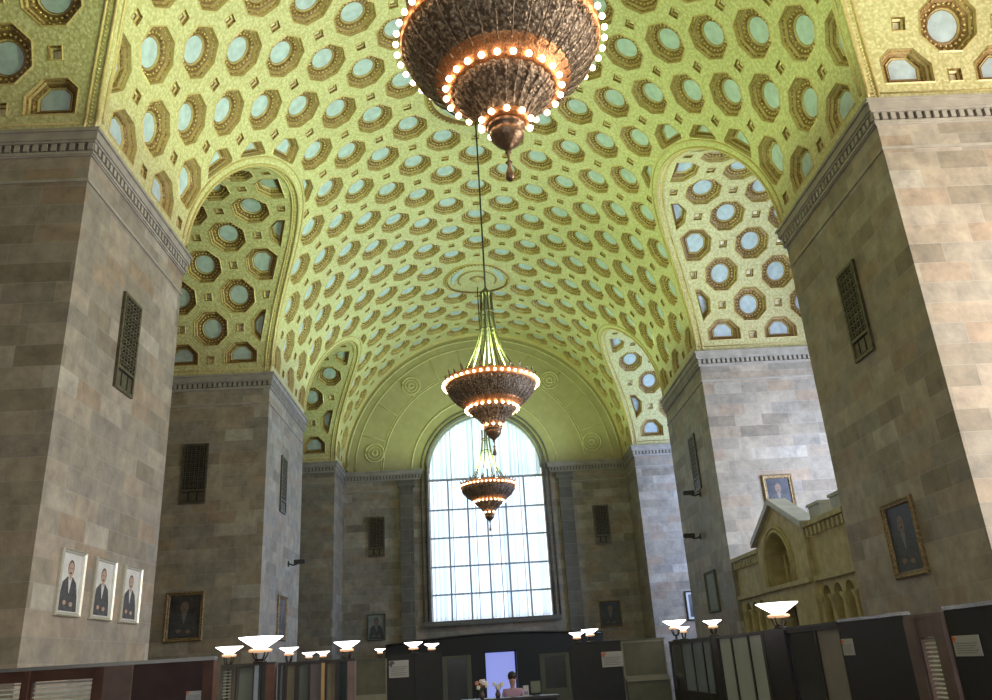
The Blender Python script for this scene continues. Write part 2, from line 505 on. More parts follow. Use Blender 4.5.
# ------------------------------------------------------------------ outer walls, floor, back wall
for sd, sn in ((-1, 'left'), (1, 'right')):
    mb = MB(); x0, x1 = sorted((sd * XO, sd * (XO + .5))); mb.box(x0, x1, YB, YEND + .5, 0, H + 6)
    structure(mb.build('wall_' + sn, STONE), 'outer stone wall closing the %s side bays' % sn, 'wall')
FLOOR = stone('marble_floor', [(.20, .16, .12), (.26, .22, .17), (.15, .12, .10)], (.1, .09, .08), 1, 1, .2)
mb = MB(); mb.box(-XO, XO, YB, YEND, -.2, 0)
FM, nt, b = new_mat('floor_marble')
ck = nt.nodes.new('ShaderNodeTexChecker'); ck.inputs['Scale'].default_value = 1
ck.inputs['Color1'].default_value = (.13, .11, .09, 1); ck.inputs['Color2'].default_value = (.07, .06, .05, 1)
g = nt.nodes.new('ShaderNodeNewGeometry'); nt.links.new(g.outputs['Position'], ck.inputs['Vector'])
nt.links.new(ck.outputs['Color'], b.inputs['Base Color']); b.inputs['Roughness'].default_value = .25
structure(mb.build('floor', FM), 'polished marble floor', 'floor')
mb = MB(); mb.box(-XO, XO, YB - .5, YB, 0, H)
structure(mb.build('wall_back', STONE), 'stone wall behind the viewpoint', 'wall')
mb = MB(); n = 32
mb.poly([(W * math.cos(PI * i / n), YB - .01, H + W * math.sin(PI * i / n)) for i in range(n + 1)])
structure(mb.build('wall_back', LUN), 'plaster lunette behind the viewpoint', 'wall')

# ------------------------------------------------------------------ end wall and lunette, with the arched window opening
HW = 3.08; SILL = 3.72; SPR = 11.42
def cdt_panel(mb, outline, holes, F, pick=lambda c: 0, extra=()):
    V = []; E = []
    for poly in [outline] + holes:
        b_ = len(V); V += [Vector(q) for q in poly]; E += [(b_ + i, b_ + (i + 1) % len(poly)) for i in range(len(poly))]
    for a, b_ in extra: V += [Vector(a), Vector(b_)]; E.append((len(V) - 2, len(V) - 1))
    vs, es, fs, *_ = delaunay_2d_cdt(V, E, [], 0, 1e-5)
    ids = [mb.vert(F(v.x, v.y)) for v in vs]
    for f in fs:
        c = (sum(vs[i].x for i in f) / len(f), sum(vs[i].y for i in f) / len(f))
        if not inside(c, outline) or any(inside(c, h) for h in holes): continue
        mb.face([ids[i] for i in f], pick(c))
def arch_poly(cx, hw, z0, zs, n=24): return [(cx - hw, z0), (cx + hw, z0)] + [(cx + hw * math.cos(PI * i / n), zs + hw * math.sin(PI * i / n)) for i in range(n + 1)]
win = clean(arch_poly(0, HW, SILL, SPR, 32), 1e-3)
outl = [(-W, 0), (W, 0)] + [(W * math.cos(PI * i / 48), H + W * math.sin(PI * i / 48)) for i in range(49)]
outl = clean(outl, 1e-3)
mb = MB()
cdt_panel(mb, outl, [win], lambda x, z: (x, YEND, z), lambda c: 1 if c[1] > H - .02 else 0, [((-W, H - .02), (-HW, H - .02)), ((HW, H - .02), (W, H - .02))])
for i in range(len(win)):                                   # reveals of the opening
    a, b2 = win[i], win[(i + 1) % len(win)]
    mb.poly([(a[0], YEND, a[1]), (b2[0], YEND, b2[1]), (b2[0] * 1.0, YEND + .7, b2[1]), (a[0] * 1.0, YEND + .7, a[1])], 0)
structure(mb.build('wall_end', [STONE, LUN]), 'end wall of dark coursed stone below and a green lunette above, pierced by the tall arched window', 'wall')
# surround and pilasters
mb = MB()
for r_, rad in ((HW + .12, .09), (HW + .38, .05)):
    pts = [(-r_, YEND - .03, SILL)] + [(-r_ * math.cos(PI * i / 40), YEND - .03, SPR + r_ * math.sin(PI * i / 40)) for i in range(41)] + [(r_, YEND - .03, SILL)]
    mb.tube(pts, rad, 6)
for s_ in (-1, 1):
    x0, x1 = sorted((s_ * 3.9, s_ * 4.6)); mb.box(x0, x1, YEND - .16, YEND, 0, H - .6)
    x0, x1 = sorted((s_ * 3.8, s_ * 4.7)); mb.box(x0, x1, YEND - .2, YEND, H - .95, H - .6)
mb.box(-HW - .4, HW + .4, YEND - .2, YEND + .7, SILL - .25, SILL)
STD = stone('surround_stone', [(.13, .12, .10), (.18, .165, .135)], (.3, .28, .25), 3, .6)
structure(mb.build('trim_11', STD), 'dark stone surround, sill and flanking pilasters of the great window', 'trim')
mb = MB()
cornice_run(mb, (-W, YEND), (-HW - .42, YEND), (0, -1)); cornice_run(mb, (HW + .42, YEND), (W, YEND), (0, -1))
structure(mb.build('trim_12', [TRIM, DENTIL]), 'dentilled cornice along the end wall on both sides of the great window', 'cornice')
mb = MB()
LC = H - .1
for r_, rad in ((3.95, .05), (5.5, .035), (5.62, .025), (7.0, .035), (7.45, .05)):
    a0 = math.asin(min(.99, .12 / r_))
    mb.tube([(-r_ * math.cos(a0 + (PI - 2 * a0) * i / 48), YEND - .02, LC + r_ * math.sin(a0 + (PI - 2 * a0) * i / 48)) for i in range(49)], rad, 6)
for deg in (18, 34, 49, 66, 80, 100, 114, 131, 146, 162):
    a = math.radians(deg); mb.tube([(r_ * math.cos(a), YEND - .02, LC + r_ * math.sin(a)) for r_ in (5.62, 7.0)], .025, 5)
for cx, cz in ((-3.9, 16.36), (3.9, 16.3), (-5.95, 12.6), (5.95, 12.6)):
    for r_, rad in ((.5, .05), (.34, .03), (.14, .05)):
        mb.tube([(cx + r_ * math.cos(2 * PI * i / 28), YEND - .03, cz + r_ * math.sin(2 * PI * i / 28)) for i in range(29)], rad, 5, cap=False)
structure(mb.build('trim_13', LUNB), 'raised arcs and four round medallions on the green lunette', 'plaster moulding')

# ------------------------------------------------------------------ the great window
PANE = plain('daylit_glass', (.8, .85, .9), .3, emit=(.80, .90, 1.0), estr=2.1)
def curtain_mat(name, col, tr):
    m, nt, b = new_mat(name); nt.nodes.remove(b)
    out = nt.nodes['Material Output']
    t = nt.nodes.new('ShaderNodeBsdfTranslucent'); d = nt.nodes.new('ShaderNodeBsdfDiffuse'); p = nt.nodes.new('ShaderNodeBsdfTransparent')
    for q in (t, d): q.inputs['Color'].default_value = (*col, 1)
    m1 = nt.nodes.new('ShaderNodeMixShader'); m1.inputs[0].default_value = .2
    nt.links.new(t.outputs[0], m1.inputs[1]); nt.links.new(d.outputs[0], m1.inputs[2])
    m2 = nt.nodes.new('ShaderNodeMixShader'); m2.inputs[0].default_value = tr
    nt.links.new(m1.outputs[0], m2.inputs[1]); nt.links.new(p.outputs[0], m2.inputs[2]); nt.links.new(m2.outputs[0], out.inputs[0])
    return m
CUR = curtain_mat('sheer_curtain', (.86, .90, .95), .12)
CURT = curtain_mat('upper_curtain', (.74, .80, .80), .08)
MUNT = plain('window_bars', (.45, .49, .54), .5)
wt = empty('window_1', (0, YEND + .3, SILL)); structure(wt, 'tall arched window with white sheer curtains at the far end of the hall', 'window')
def wobj(mb, name, mats): return mb.build(name, mats, wt, origin=None)
def rel(mb): mb.v = [(x, y - YEND - .3, z - SILL) for x, y, z in mb.v]; return mb
mb = MB(); cdt_panel(mb, win, [], lambda x, z: (x, YEND + .68, z)); rel(mb).build('pane', PANE, wt)
def curtain(z0f, z1f, x0, x1, nf, amp, ph):
    mb = MB(); n = nf * 8; rows = 10; ids = []
    for j in range(rows + 1):
        row = []
        for i in range(n + 1):
            x = x0 + (x1 - x0) * i / n; z0 = z0f(x); z1 = max(z0 + .01, z1f(x)); t = j / rows
            a = amp * (math.sin(2 * PI * nf * i / n + ph) + .5 * math.sin(2 * PI * nf * 2.3 * i / n + ph * 2 + t * .6) + .4 * math.sin(2 * PI * nf * .37 * i / n + 1.3 * ph))
            row.append(mb.vert((x, YEND + .50 + a, z0 + (z1 - z0) * t)))
        ids.append(row)
    for j in range(rows):
        for i in range(n): mb.face([ids[j][i], ids[j][i + 1], ids[j + 1][i + 1], ids[j + 1][i]], 0, True)
    return mb
ZT = 11.0
rp_ = random.Random(5)
def pleats(x0, x1, z0f, z1f, n, mt):
    m = MB()
    for i in range(n):
        x = x0 + (x1 - x0) * (i + .5 + rp_.uniform(-.3, .3)) / n; w = rp_.uniform(.02, .055)
        za, zb = z0f(x), z1f(x)
        for q in range(3):      # a folded-back pleat, three layers deep
            y = YEND + .58 + .015 * q
            if zb > za + .1: m.poly([(x - w, y, za), (x + w, y + .01, za), (x + w * .8, y + .01, zb), (x - w * .8, y, zb)])
    return m
xs = [-HW + .02 + (2 * HW - .04) * i / 5 for i in range(6)]
for i in range(5):
    rel(curtain(lambda x: SILL + .04, lambda x: ZT - .05, xs[i] + .02, xs[i + 1] - .02, 5, .065, i * 1.7)).build('curtain', CUR, wt)
def top(x): return SPR + math.sqrt(max(.0004, (HW - .03) ** 2 - x * x))
rel(curtain(lambda x: ZT + .02, top, -HW + .03, HW - .03, 24, .07, .4)).build('upper_curtain', CURT, wt)
mb = MB()
mb.box(-HW, HW, YEND + .30, YEND + .40, ZT - .06, ZT + .06)
for z in (5.02, 6.42, 7.90, 9.38): mb.box(-HW, HW, YEND + .33, YEND + .37, z - .045, z + .045)
for i in range(1, 6):
    x = -HW + 2 * HW * i / 6; mb.box(x - .045, x + .045, YEND + .335, YEND + .365, SILL, min(ZT, top(x)))
for i in range(5): x = xs[i + 0] if i else -HW + .04; mb.box(x - .02, x + .02, YEND + .34, YEND + .36, SILL, top(x) if i else SPR)
mb.tube([((HW - .04) * math.cos(PI * i / 32), YEND + .35, SPR + (HW - .04) * math.sin(PI * i / 32)) for i in range(33)], .04, 5)
rel(mb).build('window_frame', MUNT, wt)

for i in range(5):
    tag(rel(pleats(xs[i] + .05, xs[i + 1] - .05, lambda x: SILL + .05, lambda x: ZT - .06, 5, CUR)).build('curtain_pleats', CUR, wt), kind='stuff')
tag(rel(pleats(-HW + .1, HW - .1, lambda x: ZT + .03, lambda x: top(x) - .05, 16, CURT)).build('curtain_pleats', CURT, wt), kind='stuff')
# side windows of the right-hand bays and the entrance wall (daylight that rakes the piers)
def side_window(no, x, yc, w, z0, z1, col, s, label, facing=-1):
    t = empty('window_%d' % no, (x, yc, z0)); structure(t, label, 'window')
    P_ = plain('daylight_%d' % no, (.8, .85, .9), .4, emit=col, estr=s)
    mb = MB(); f = facing
    mb.poly([(f * .06, -w / 2, 0), (f * .06, w / 2, 0), (f * .06, w / 2, z1 - z0), (f * .06, -w / 2, z1 - z0)]); mb.build('pane', P_, t)
    mb = MB()
    for i in range(5):
        y = -w / 2 + w * i / 4; mb.box(*sorted((f * .05, f * .16)), y - .05, y + .05, -.05, z1 - z0 + .05)
    for i in range(7):
        z = (z1 - z0) * i / 6; mb.box(*sorted((f * .05, f * .15)), -w / 2, w / 2, z - .04, z + .04)
    mb.build('window_frame', MUNT, t)
side_window(2, XO, 8.7, 5.2, 2.2, 10.6, (1.0, .92, .82), 19, 'tall side window in the nearest right bay')
side_window(3, XO, 22.7, 5.2, 2.2, 10.8, (.66, .76, 1.0), 16, 'tall side window in the second right bay')
side_window(4, XO, 36.7, 4.6, 3.2, 13.0, (.48, .62, 1.0), 14, 'tall side window in the farthest right bay')
t = empty('window_5', (0, YB, 2.5)); structure(t, 'entrance window behind the viewpoint', 'window')
mb = MB(); mb.poly([(-5, .06, 0), (5, .06, 0), (5, .06, 8.5), (-5, .06, 8.5)]); mb.build('pane', plain('daylight_5', (.8, .8, .8), .4, emit=(.84, .92, 1.0), estr=2.5), t)
mb = MB()
for i in range(6): mb.box(-5 + 2 * i - .05, -5 + 2 * i + .05, .05, .15, 0, 8.5)
mb.build('window_frame', MUNT, t)

# ------------------------------------------------------------------ chandeliers
CBR = ornate('bronze_openwork', (.50, .38, .26), (.15, .10, .065), 22, .36, .45, .8, (.38, .58))
CCU = plain('copper_band', (.62, .27, .11), .35, .55, noise=.35, scale=30, bump=.5)
CKN = plain('bronze_knob', (.24, .15, .09), .35, .6, noise=.3, scale=20, bump=.4)
ROD = plain('chandelier_rod', (.15, .135, .07), .4, .5)
CABLE = plain('black_cable', (.02, .02, .02), .5)
BULB = plain('warm_bulb', (1, .8, .6), .3, emit=(1.0, .66, .40), estr=10)
HOT = plain('uplight_lens', (1, 1, .9), .3, emit=(.95, 1.0, .82), estr=12)
ZR = 7.72 + CAMZ
def make_chandelier():
    t = empty('chandelier', (0, 8.77, ZR))
    def rib(a, r, z): return .018 * r * math.cos(32 * a) if r > .3 else 0
    m = MB()
    m.lathe([(1.30, .02), (1.36, .0), (1.38, -.08), (1.33, -.20), (1.24, -.34), (1.12, -.47), (.98, -.58), (.86, -.66)], 128, mi=0, mod=rib, cap=False)
    m.lathe([(1.27, .02), (1.30, -.18), (1.08, -.44), (.84, -.62)], 64, mi=0, cap=False)
    m.lathe([(.84, -.62), (.3, -.58), (.04, -.56)], 48, mi=0, cap=False)
    for i in range(32):
        a = 2 * PI * (i + .5) / 32; ca, sa = math.cos(a), math.sin(a)
        m.tube([(r * ca, r * sa, z) for r, z in ((1.40, -.08), (1.35, -.21), (1.26, -.355), (1.14, -.49), (1.0, -.60), (.88, -.68))], .016, 4)
        for sg in (-1, 1):
            pts = []
            for j in range(7):
                u = j / 6; r = 1.385 - .07 * u - .20 * u * u; z = -.10 - .30 * u; b_ = a + sg * .085 * math.sin(PI * u)
                pts.append((r * math.cos(b_), r * math.sin(b_), z))
            m.tube(pts, .010, 4)
    m.build('bowl', CBR, t)
    m = MB()
    m.lathe([(1.37, -.10), (1.42, -.08), (1.44, .0), (1.42, .09), (1.44, .12), (1.40, .15), (1.34, .14), (1.32, .0), (1.36, -.08)], 96, cap=False)
    for i in range(48):
        a = 2 * PI * i / 48; m.octa((1.43 * math.cos(a), 1.43 * math.sin(a), .13), .03)
    m.build('rim_band', CCU, t)
    for i in range(28):
        m = MB()
        a = 2 * PI * i / 28; M_ = Matrix.Rotation(a, 4, 'Z'); h = .24 if i % 2 == 0 else .15; w = .045
        P_ = [(1.40, -w, .13), (1.40, w, .13), (1.43, w * .8, .13 + h * .5), (1.46, 0, .13 + h), (1.43, -w * .8, .13 + h * .5)]
        Q = [(x - .03, y, z) for x, y, z in P_]
        ids = [m.vert(M_ @ Vector(q)) for q in P_]; jd = [m.vert(M_ @ Vector(q)) for q in Q]
        m.face(ids); m.face(jd[::-1])
        for k in range(5): m.face([ids[k], ids[(k + 1) % 5], jd[(k + 1) % 5], jd[k]])
        m.build('cresting_leaf', CBR, t)
    m = MB()
    m.lathe([(.96, -.59), (.95, -.645), (.90, -.66), (.88, -.70), (.80, -.745), (.79, -.79), (.74, -.83), (.69, -.84), (.66, -.76), (.9, -.60)], 96, mod=lambda a, r, z: .008 * math.cos(48 * a), cap=False)
    m.build('middle_band', CCU, t)
    m = MB()
    m.lathe([(.71, -.82), (.70, -.85), (.63, -.93), (.53, -1.01), (.44, -1.10), (.36, -1.20), (.31, -1.30)], 96, mod=lambda a, r, z: .022 * r * math.cos(24 * a), cap=False)
    for i in range(24):
        a = 2 * PI * i / 24; ca, sa = math.cos(a), math.sin(a)
        m.tube([(r * ca, r * sa, z) for r, z in ((.72, -.84), (.645, -.935), (.545, -1.015), (.455, -1.10), (.37, -1.20), (.32, -1.30))], .012, 4)
    m.build('lower_bowl', CBR, t)
    m = MB()
    m.lathe([(.31, -1.27), (.33, -1.30), (.32, -1.36), (.27, -1.39), (.2, -1.38)], 48, cap=False); m.build('lower_band', CCU, t)
    m = MB()
    m.lathe([(.2, -1.36), (.25, -1.39), (.27, -1.43), (.25, -1.47), (.21, -1.49), (.24, -1.52), (.22, -1.60), (.15, -1.69), (.07, -1.75), (.035, -1.80)], 40); m.build('knob', CKN, t)
    m = MB()
    m.lathe([(.02, -1.79), (.045, -1.83), (.02, -1.87), (.015, -1.95), (.05, -1.99), (.02, -2.03), (.03, -2.08), (.055, -2.16), (.06, -2.24), (.03, -2.27)], 16); m.build('tassel', CKN, t)
    for R_, z, n, r, nm in ((1.50, -.01, 44, .045, 'light_bulb'), (.82, -.815, 24, .045, 'light_bulb'), (.355, -1.36, 10, .045, 'light_bulb')):
        first = None
        for i in range(n):
            a = 2 * PI * (i + .5) / n
            if first is None:
                mm = MB(); mm.sphere((0, 0, 0), r, 10, 7); first = mm.build(nm, BULB, t, loc=(R_ * math.cos(a), R_ * math.sin(a), z)); o = first
            else:
                o = first.copy(); COL.objects.link(o); o.parent = t; o.location = (R_ * math.cos(a), R_ * math.sin(a), z)
    # rods
    for i in range(10):
        a = 2 * PI * i / 10; ca, sa = math.cos(a), math.sin(a)
        prof = [(1.0, .1), (.82, .45), (.58, .9), (.38, 1.35), (.27, 1.8), (.21, 2.3), (.19, 2.8), (.18, 3.15)]
        m = MB(); m.tube([(r * ca, r * sa, z) for r, z in prof], .028, 6); m.build('suspension_rod', ROD, t)
    for z, r in ((2.5, .22), (1.85, .27)):
        m = MB(); m.lathe([(r, z - .03), (r + .025, z), (r, z + .03), (r - .03, z)], 20, cap=False); m.build('rod_ring', ROD, t)
    m = MB(); m.lathe([(.19, 3.12), (.2, 3.2), (.08, 3.3), (.03, 3.4)], 20); m.build('rod_collar', ROD, t)
    m = MB(); m.tube([(0, 0, 0), (0, 0, H + W - ZR + .02)], .028, 8); m.build('hanging_cable', CABLE, t)
    for i in range(8):
        m = MB(); a = 2 * PI * (i + .5) / 8; m.lathe([(.05, 0), (.13, .1), (.13, .12)], 14, (.95 * math.cos(a), .95 * math.sin(a), .12))
        m.build('uplight', HOT, t)
    return t
ch = make_chandelier()
tag(ch, 'huge nearest bronze chandelier with rings of glowing bulbs, cut by the top edge', 'chandelier', 'bronze chandeliers along the hall')
ch.location = (0, 8.77, ZR + .08); ch.scale = (.94, .94, .94)
index_children()
c2 = copy_tree(ch); c2.location = (0, 22.7, ZR - .06); c2.scale = (.94, .94, .94); tag(c2, 'middle bronze chandelier on flared rods, hanging above the arched window', 'chandelier')
c3 = copy_tree(ch); c3.location = (0, 36.5, ZR - .24); c3.scale = (.88, .88, .88); tag(c3, 'smallest, farthest bronze chandelier hanging in front of the arched window', 'chandelier')
for o in list(KIDS[ch.name]): pass
for c in (ch, c2, c3):
    for o in bpy.data.objects:
        if o.parent == c and o.name.startswith('hanging_cable'): o.scale = (1, 1, (H + W - c.location.z) / c.scale[2] / (H + W - ZR))

def plight(name, loc, power, col, r):
    l = bpy.data.lights.new(name, 'POINT'); l.energy = power; l.color = col; l.shadow_soft_size = r
    o = bpy.data.objects.new(name, l); COL.objects.link(o); o.location = loc; return o
def alight(name, loc, rot, sx, sy, power, col, spread=PI):
    l = bpy.data.lights.new(name, 'AREA'); l.energy = power; l.color = col; l.shape = 'RECTANGLE'; l.size = sx; l.size_y = sy; l.spread = spread
    o = bpy.data.objects.new(name, l); COL.objects.link(o); o.location = loc; o.rotation_euler = rot; return o
for y in (8.77, 22.7, 36.5):
    l = bpy.data.lights.new('chandelier_uplight', 'SPOT'); l.energy = 2300; l.color = (.70, 1.0, .44); l.shadow_soft_size = .4
    l.spot_size = math.radians(160); l.spot_blend = .25
    o = bpy.data.objects.new('chandelier_uplight', l); COL.objects.link(o); o.location = (0, y, ZR + .6); o.rotation_euler = (PI, 0, 0)

# ------------------------------------------------------------------ grilles, pictures, cameras on the walls
def wall_empty(name, p, normal):
    rz = math.atan2(normal[1], normal[0]) - PI / 2
    return empty(name, p, rz)          # local +y points into the room
def grille(p, normal, label, w=.86, h=2.05):
    t = wall_empty('bronze_grille', p, normal); tag(t, label, 'grille', 'bronze grilles high on the piers')
    m = MB(); f = .07
    m.box(-w / 2, w / 2, 0, .06, -h / 2, -h / 2 + f); m.box(-w / 2, w / 2, 0, .06, h / 2 - f, h / 2)
    m.box(-w / 2, -w / 2 + f, 0, .06, -h / 2 + f, h / 2 - f); m.box(w / 2 - f, w / 2, 0, .06, -h / 2 + f, h / 2 - f); m.box(-w / 2 + f, w / 2 - f, 0, .055, -h / 2 + .42, -h / 2 + .48)
    m.build('frame', BRONZE, t)
    m = MB(); m.box(-w / 2 + .02, w / 2 - .02, .002, .01, -h / 2 + .02, h / 2 - .02); m.build('backing', VOID, t)
    m = MB(); n1 = 6
    z0 = -h / 2 + .48; z1 = h / 2 - f
    for i in range(1, n1): x = -w / 2 + w * i / n1; m.box(x - .016, x + .016, .02, .05, z0, z1)
    k = int((z1 - z0) / .14)
    for j in range(k + 1): z = z0 + (z1 - z0) * j / k; m.box(-w / 2, w / 2, .022, .045, z - .014, z + .014)
    for i in range(n1):
        for j in range(k):
            x = -w / 2 + w * (i + .5) / n1; z = z0 + (z1 - z0) * (j + .5) / k; m.octa((x, .035, z), .038)
    m.build('lattice', BRONZE, t)
    m = MB()
    for i in range(3): x = -w / 2 + w * (i + .5) / 3; m.box(x - .11, x + .11, .012, .03, -h / 2 + .10, -h / 2 + .38)
    m.build('lower_panel', BRONZE, t)
GZ = 6.52 + CAMZ
grille((-W, 15.63, GZ), (1, 0), 'bronze lattice grille on the inner face of the nearest left pier')
grille((-10.02, 27.13, GZ), (0, -1), 'dark bronze grille on the front face of the second left pier')
grille((-W, 29.62, GZ), (1, 0), 'bronze grille seen edge-on on the inner face of the second left pier')
grille((W, 15.63, GZ), (-1, 0), 'dark bronze grille on the shaded inner face of the nearest right pier')
grille((W, 29.55, GZ), (-1, 0), 'bronze grille on the inner face of the second right pier')
grille((-5.86, YEND, GZ), (0, -1), 'dark square-barred grille on the end wall left of the arched window')
grille((6.02, YEND, GZ), (0, -1), 'dark square-barred grille on the end wall right of the arched window')

GILT = ornate('gilt_frame', (.40, .29, .15), (.18, .12, .06), 25, .4, .5, .6)
SILV = plain('pale_frame', (.55, .53, .47), .35, .4, noise=.1, scale=20)
BLKF = plain('black_frame', (.03, .03, .03), .4)
PAPER = plain('picture_paper', (.62, .62, .60), .7, noise=.08, scale=6)
DCAN = plain('dark_canvas', (.055, .05, .045), .35, noise=.5, scale=4)
NCAN = plain('navy_canvas', (.04, .045, .06), .35, noise=.4, scale=4)
SKINP = plain('painted_skin', (.45, .30, .22), .6); SUITP = plain('painted_suit', (.06, .06, .065), .6, noise=.5, scale=25); WHP = plain('painted_white', (.6, .6, .58), .6)
GREYP = plain('painted_grey', (.13, .13, .14), .6); HAIRP = plain('painted_hair', (.10, .07, .05), .7); PALEP = plain('pale_ground_and_reflection', (.22, .24, .20), .6, noise=.15, scale=5)
DIMS = plain('dim_painted_skin', (.20, .13, .09), .5); DIMW = plain('dim_painted_linen', (.16, .16, .16), .5)
def ell(cx, cz, rx, rz, n=18): return [(cx + rx * math.cos(2 * PI * i / n), cz + rz * math.sin(2 * PI * i / n)) for i in range(n)]
def picture(p, normal, w, h, label, frame, fw, canvas, figure='sitter', mat_w=0, suit=None, group=None, tilt=0):
    t = wall_empty('framed_portrait', p, normal); tag(t, label, 'picture', group)
    t.rotation_euler[0] = 0
    m = MB(); W2, H2 = w / 2, h / 2
    prof = [(0, 0), (0, .05), (.25 * fw, .08), (.6 * fw, .055), (.8 * fw, .06), (fw, .025), (fw, 0)]
    rings = []
    for d, y in prof:
        rings.append([m.vert(q) for q in ((-W2 + d, y, -H2 + d), (W2 - d, y, -H2 + d), (W2 - d, y, H2 - d), (-W2 + d, y, H2 - d))])
    for a, b_ in zip(rings, rings[1:]):
        for i in range(4): m.face([a[i], a[(i + 1) % 4], b_[(i + 1) % 4], b_[i]])
    m.build('frame', frame, t)
    m = MB(); m.box(-W2 + fw * .9, W2 - fw * .9, 0, .02, -H2 + fw * .9, H2 - fw * .9); cv = m.build('canvas', canvas if not mat_w else WHP, t)
    y = .022; iw, ih = W2 - fw - mat_w, H2 - fw - mat_w
    if mat_w:
        m = MB(); m.box(-iw, iw, .019, .0225, -ih, ih); m.build('sheet', canvas, cv)
        y = .024
    if figure:
        m = MB()
        def flat(poly, mi, dy): m.poly([(a * iw, y + dy, b_ * ih) for a, b_ in poly], mi)
        flat([(-.92, -.96), (.92, -.96), (.86, -.5), (.72, .0), (.3, .2), (-.24, .2), (-.62, .02), (-.84, -.45)], 0, 0)
        flat([(-.16, .18), (.20, .18), (.05, -.34), (.0, -.34)], 1, .001)
        flat(ell(.02, .50, .31, .29), 3, .001); flat(ell(.02, .45, .26, .26), 2, .002); flat(ell(-.07, .50, .05, .025), 3, .003); flat(ell(.12, .50, .05, .025), 3, .003); flat(ell(.03, .33, .12, .035), 3, .003); flat([(-.07, .2), (.10, .2), (.09, .1), (-.05, .1)], 2, .0015)
        flat(ell(-.30, -.72, .18, .08), 2, .002); flat(ell(.34, -.68, .16, .08), 2, .002)
        m.build('painted_sitter', [suit or SUITP, WHP, SKINP, HAIRP] if canvas is PAPER or canvas is GREYP else [suit or SUITP, DIMW, DIMS, SUITP], cv)
    return t
PG = 'light framed drawings on the nearest left pier'
for y, lab in ((14.46, 'light-framed portrait drawing, leftmost of the row of three on the left pier'), (15.74, 'light-framed portrait drawing in the middle of the row of three on the left pier'), (17.0, 'light-framed portrait drawing, rightmost of the row of three on the left pier')):
    picture((-W, y, 1.69 + CAMZ), (1, 0), .86, 1.10, lab, SILV, .07, PAPER, group=PG, mat_w=.0)
picture((-9.98, 27.13, 1.93 + CAMZ), (0, -1), 1.22, 1.52, 'dark painted portrait in a gilt frame on the front of the second left pier', GILT, .13, DCAN)
picture((-W, 30.1, 1.9 + CAMZ), (1, 0), 1.3, 1.5, 'gilt-framed picture seen edge-on on the inner face of the second left pier', GILT, .12, DCAN)
picture((W, 15.8, 1.80 + CAMZ), (-1, 0), 1.24, 1.46, 'large dark portrait in a gilt frame on the shaded face of the nearest right pier', GILT, .12, NCAN)
picture((9.63, 27.13, 4.70 + CAMZ), (0, -1), 1.04, 1.46, 'gilt-framed portrait high on the bright wall behind the stone gable', GILT, .14, NCAN)
picture((W, 29.72, 1.92 + CAMZ), (-1, 0), 1.35, 1.40, 'glazed picture with a pale painted reflection on the shaded second right pier', FRAMEG, .1, PALEP, figure=None)  # pale colour stands in for the reflection in its glass
picture((9.72, 40.55, 2.03 + CAMZ), (0, -1), .95, 1.35, 'black-framed print with a white mount on the bluish far right wall', BLKF, .06, GREYP, mat_w=.1)
picture((-5.88, YEND, 2.02 + CAMZ), (0, -1), .9, 1.26, 'portrait with a pale ground on the end wall left of the arched window', BLKF, .04, PALEP)
picture((6.0, YEND, 2.0 + CAMZ), (0, -1), 1.1, 1.28, 'dark portrait in a thin gilt frame on the end wall right of the arched window', GILT, .08, NCAN)

def seccam(p, normal, label):
    t = wall_empty('security_camera', p, normal); tag(t, label, 'camera', 'black cameras on the piers')
    m = MB(); m.box(-.06, .06, -.01, .04, -.1, .1); m.tube([(0, .03, 0), (0, .2, -.06), (0, .34, -.02)], .03, 6); m.build('bracket', BLKF, t)
    m = MB(); m.box(-.07, .07, .22, .62, -.02, .13); m.lathe([(.05, 0), (.06, .05)], 10, (0, .6, .02)); m.build('housing', BLKF, t)
seccam((-W, 30.9, 3.85 + CAMZ), (1, 0), 'black camera on the inner face of the second left pier above the gilt frame')
seccam((W, 29.5, 5.35 + CAMZ), (-1, 0), 'upper black camera on the inner face of the second right pier')
seccam((W, 30.3, 3.92 + CAMZ), (-1, 0), 'lower black camera on the inner face of the second right pier')

# ------------------------------------------------------------------ carved stone portal in the second right bay
PORT = ornate('carved_olive_stone', (.52, .44, .22), (.34, .28, .12), 4, .6, 0, .5, (.3, .7))
PORTL = plain('portal_moulding', (.42, .36, .18), .6, noise=.2, scale=5, bump=.2)
ROOFS = plain('daylight_tinted_coping', (.36, .35, .28), .4, noise=.2, scale=3)  # greyer than the portal stone: window daylight on the tops put into the colour
pt = empty('stone_portal', (W + .1, 22.6, 0)); tag(pt, 'carved olive stone portal with a gable and deep round arch between two right piers', 'portal')
def lp(mb): mb.v = [(x - W - .1, y - 22.6, z) for x, y, z in mb.v]; return mb
def pierced(name, outline, holes, xf, depth, mat, back=None, bx=None):
    mb = MB(); outline = ccw(outline); holes = [ccw(clean(h, 1e-3)) for h in holes]
    cdt_panel(mb, outline, holes, lambda y, z: (xf, y, z)); cdt_panel(mb, outline, holes, lambda y, z: (xf + depth, y, z))
    for poly in [outline] + holes:
        for i in range(len(poly)):
            a, b_ = poly[i], poly[(i + 1) % len(poly)]
            mb.poly([(xf, a[0], a[1]), (xf, b_[0], b_[1]), (xf + depth, b_[0], b_[1]), (xf + depth, a[0], a[1])])
    return lp(mb).build(name, mat, pt)
XF = W + .12
ga = arch_poly(22.85, .95, 3.15, 3.55, 20); door = [(22.15, 0), (23.55, 0), (23.55, 2.55), (22.15, 2.55)]
gb = pierced('gable_block', [(20.75, 0), (24.45, 0), (24.45, 4.45), (22.6, 5.30), (20.75, 4.45)], [ga, [(22.15, .02), (23.55, .02), (23.55, 2.55), (22.15, 2.55)]], XF - .1, .55, PORT)
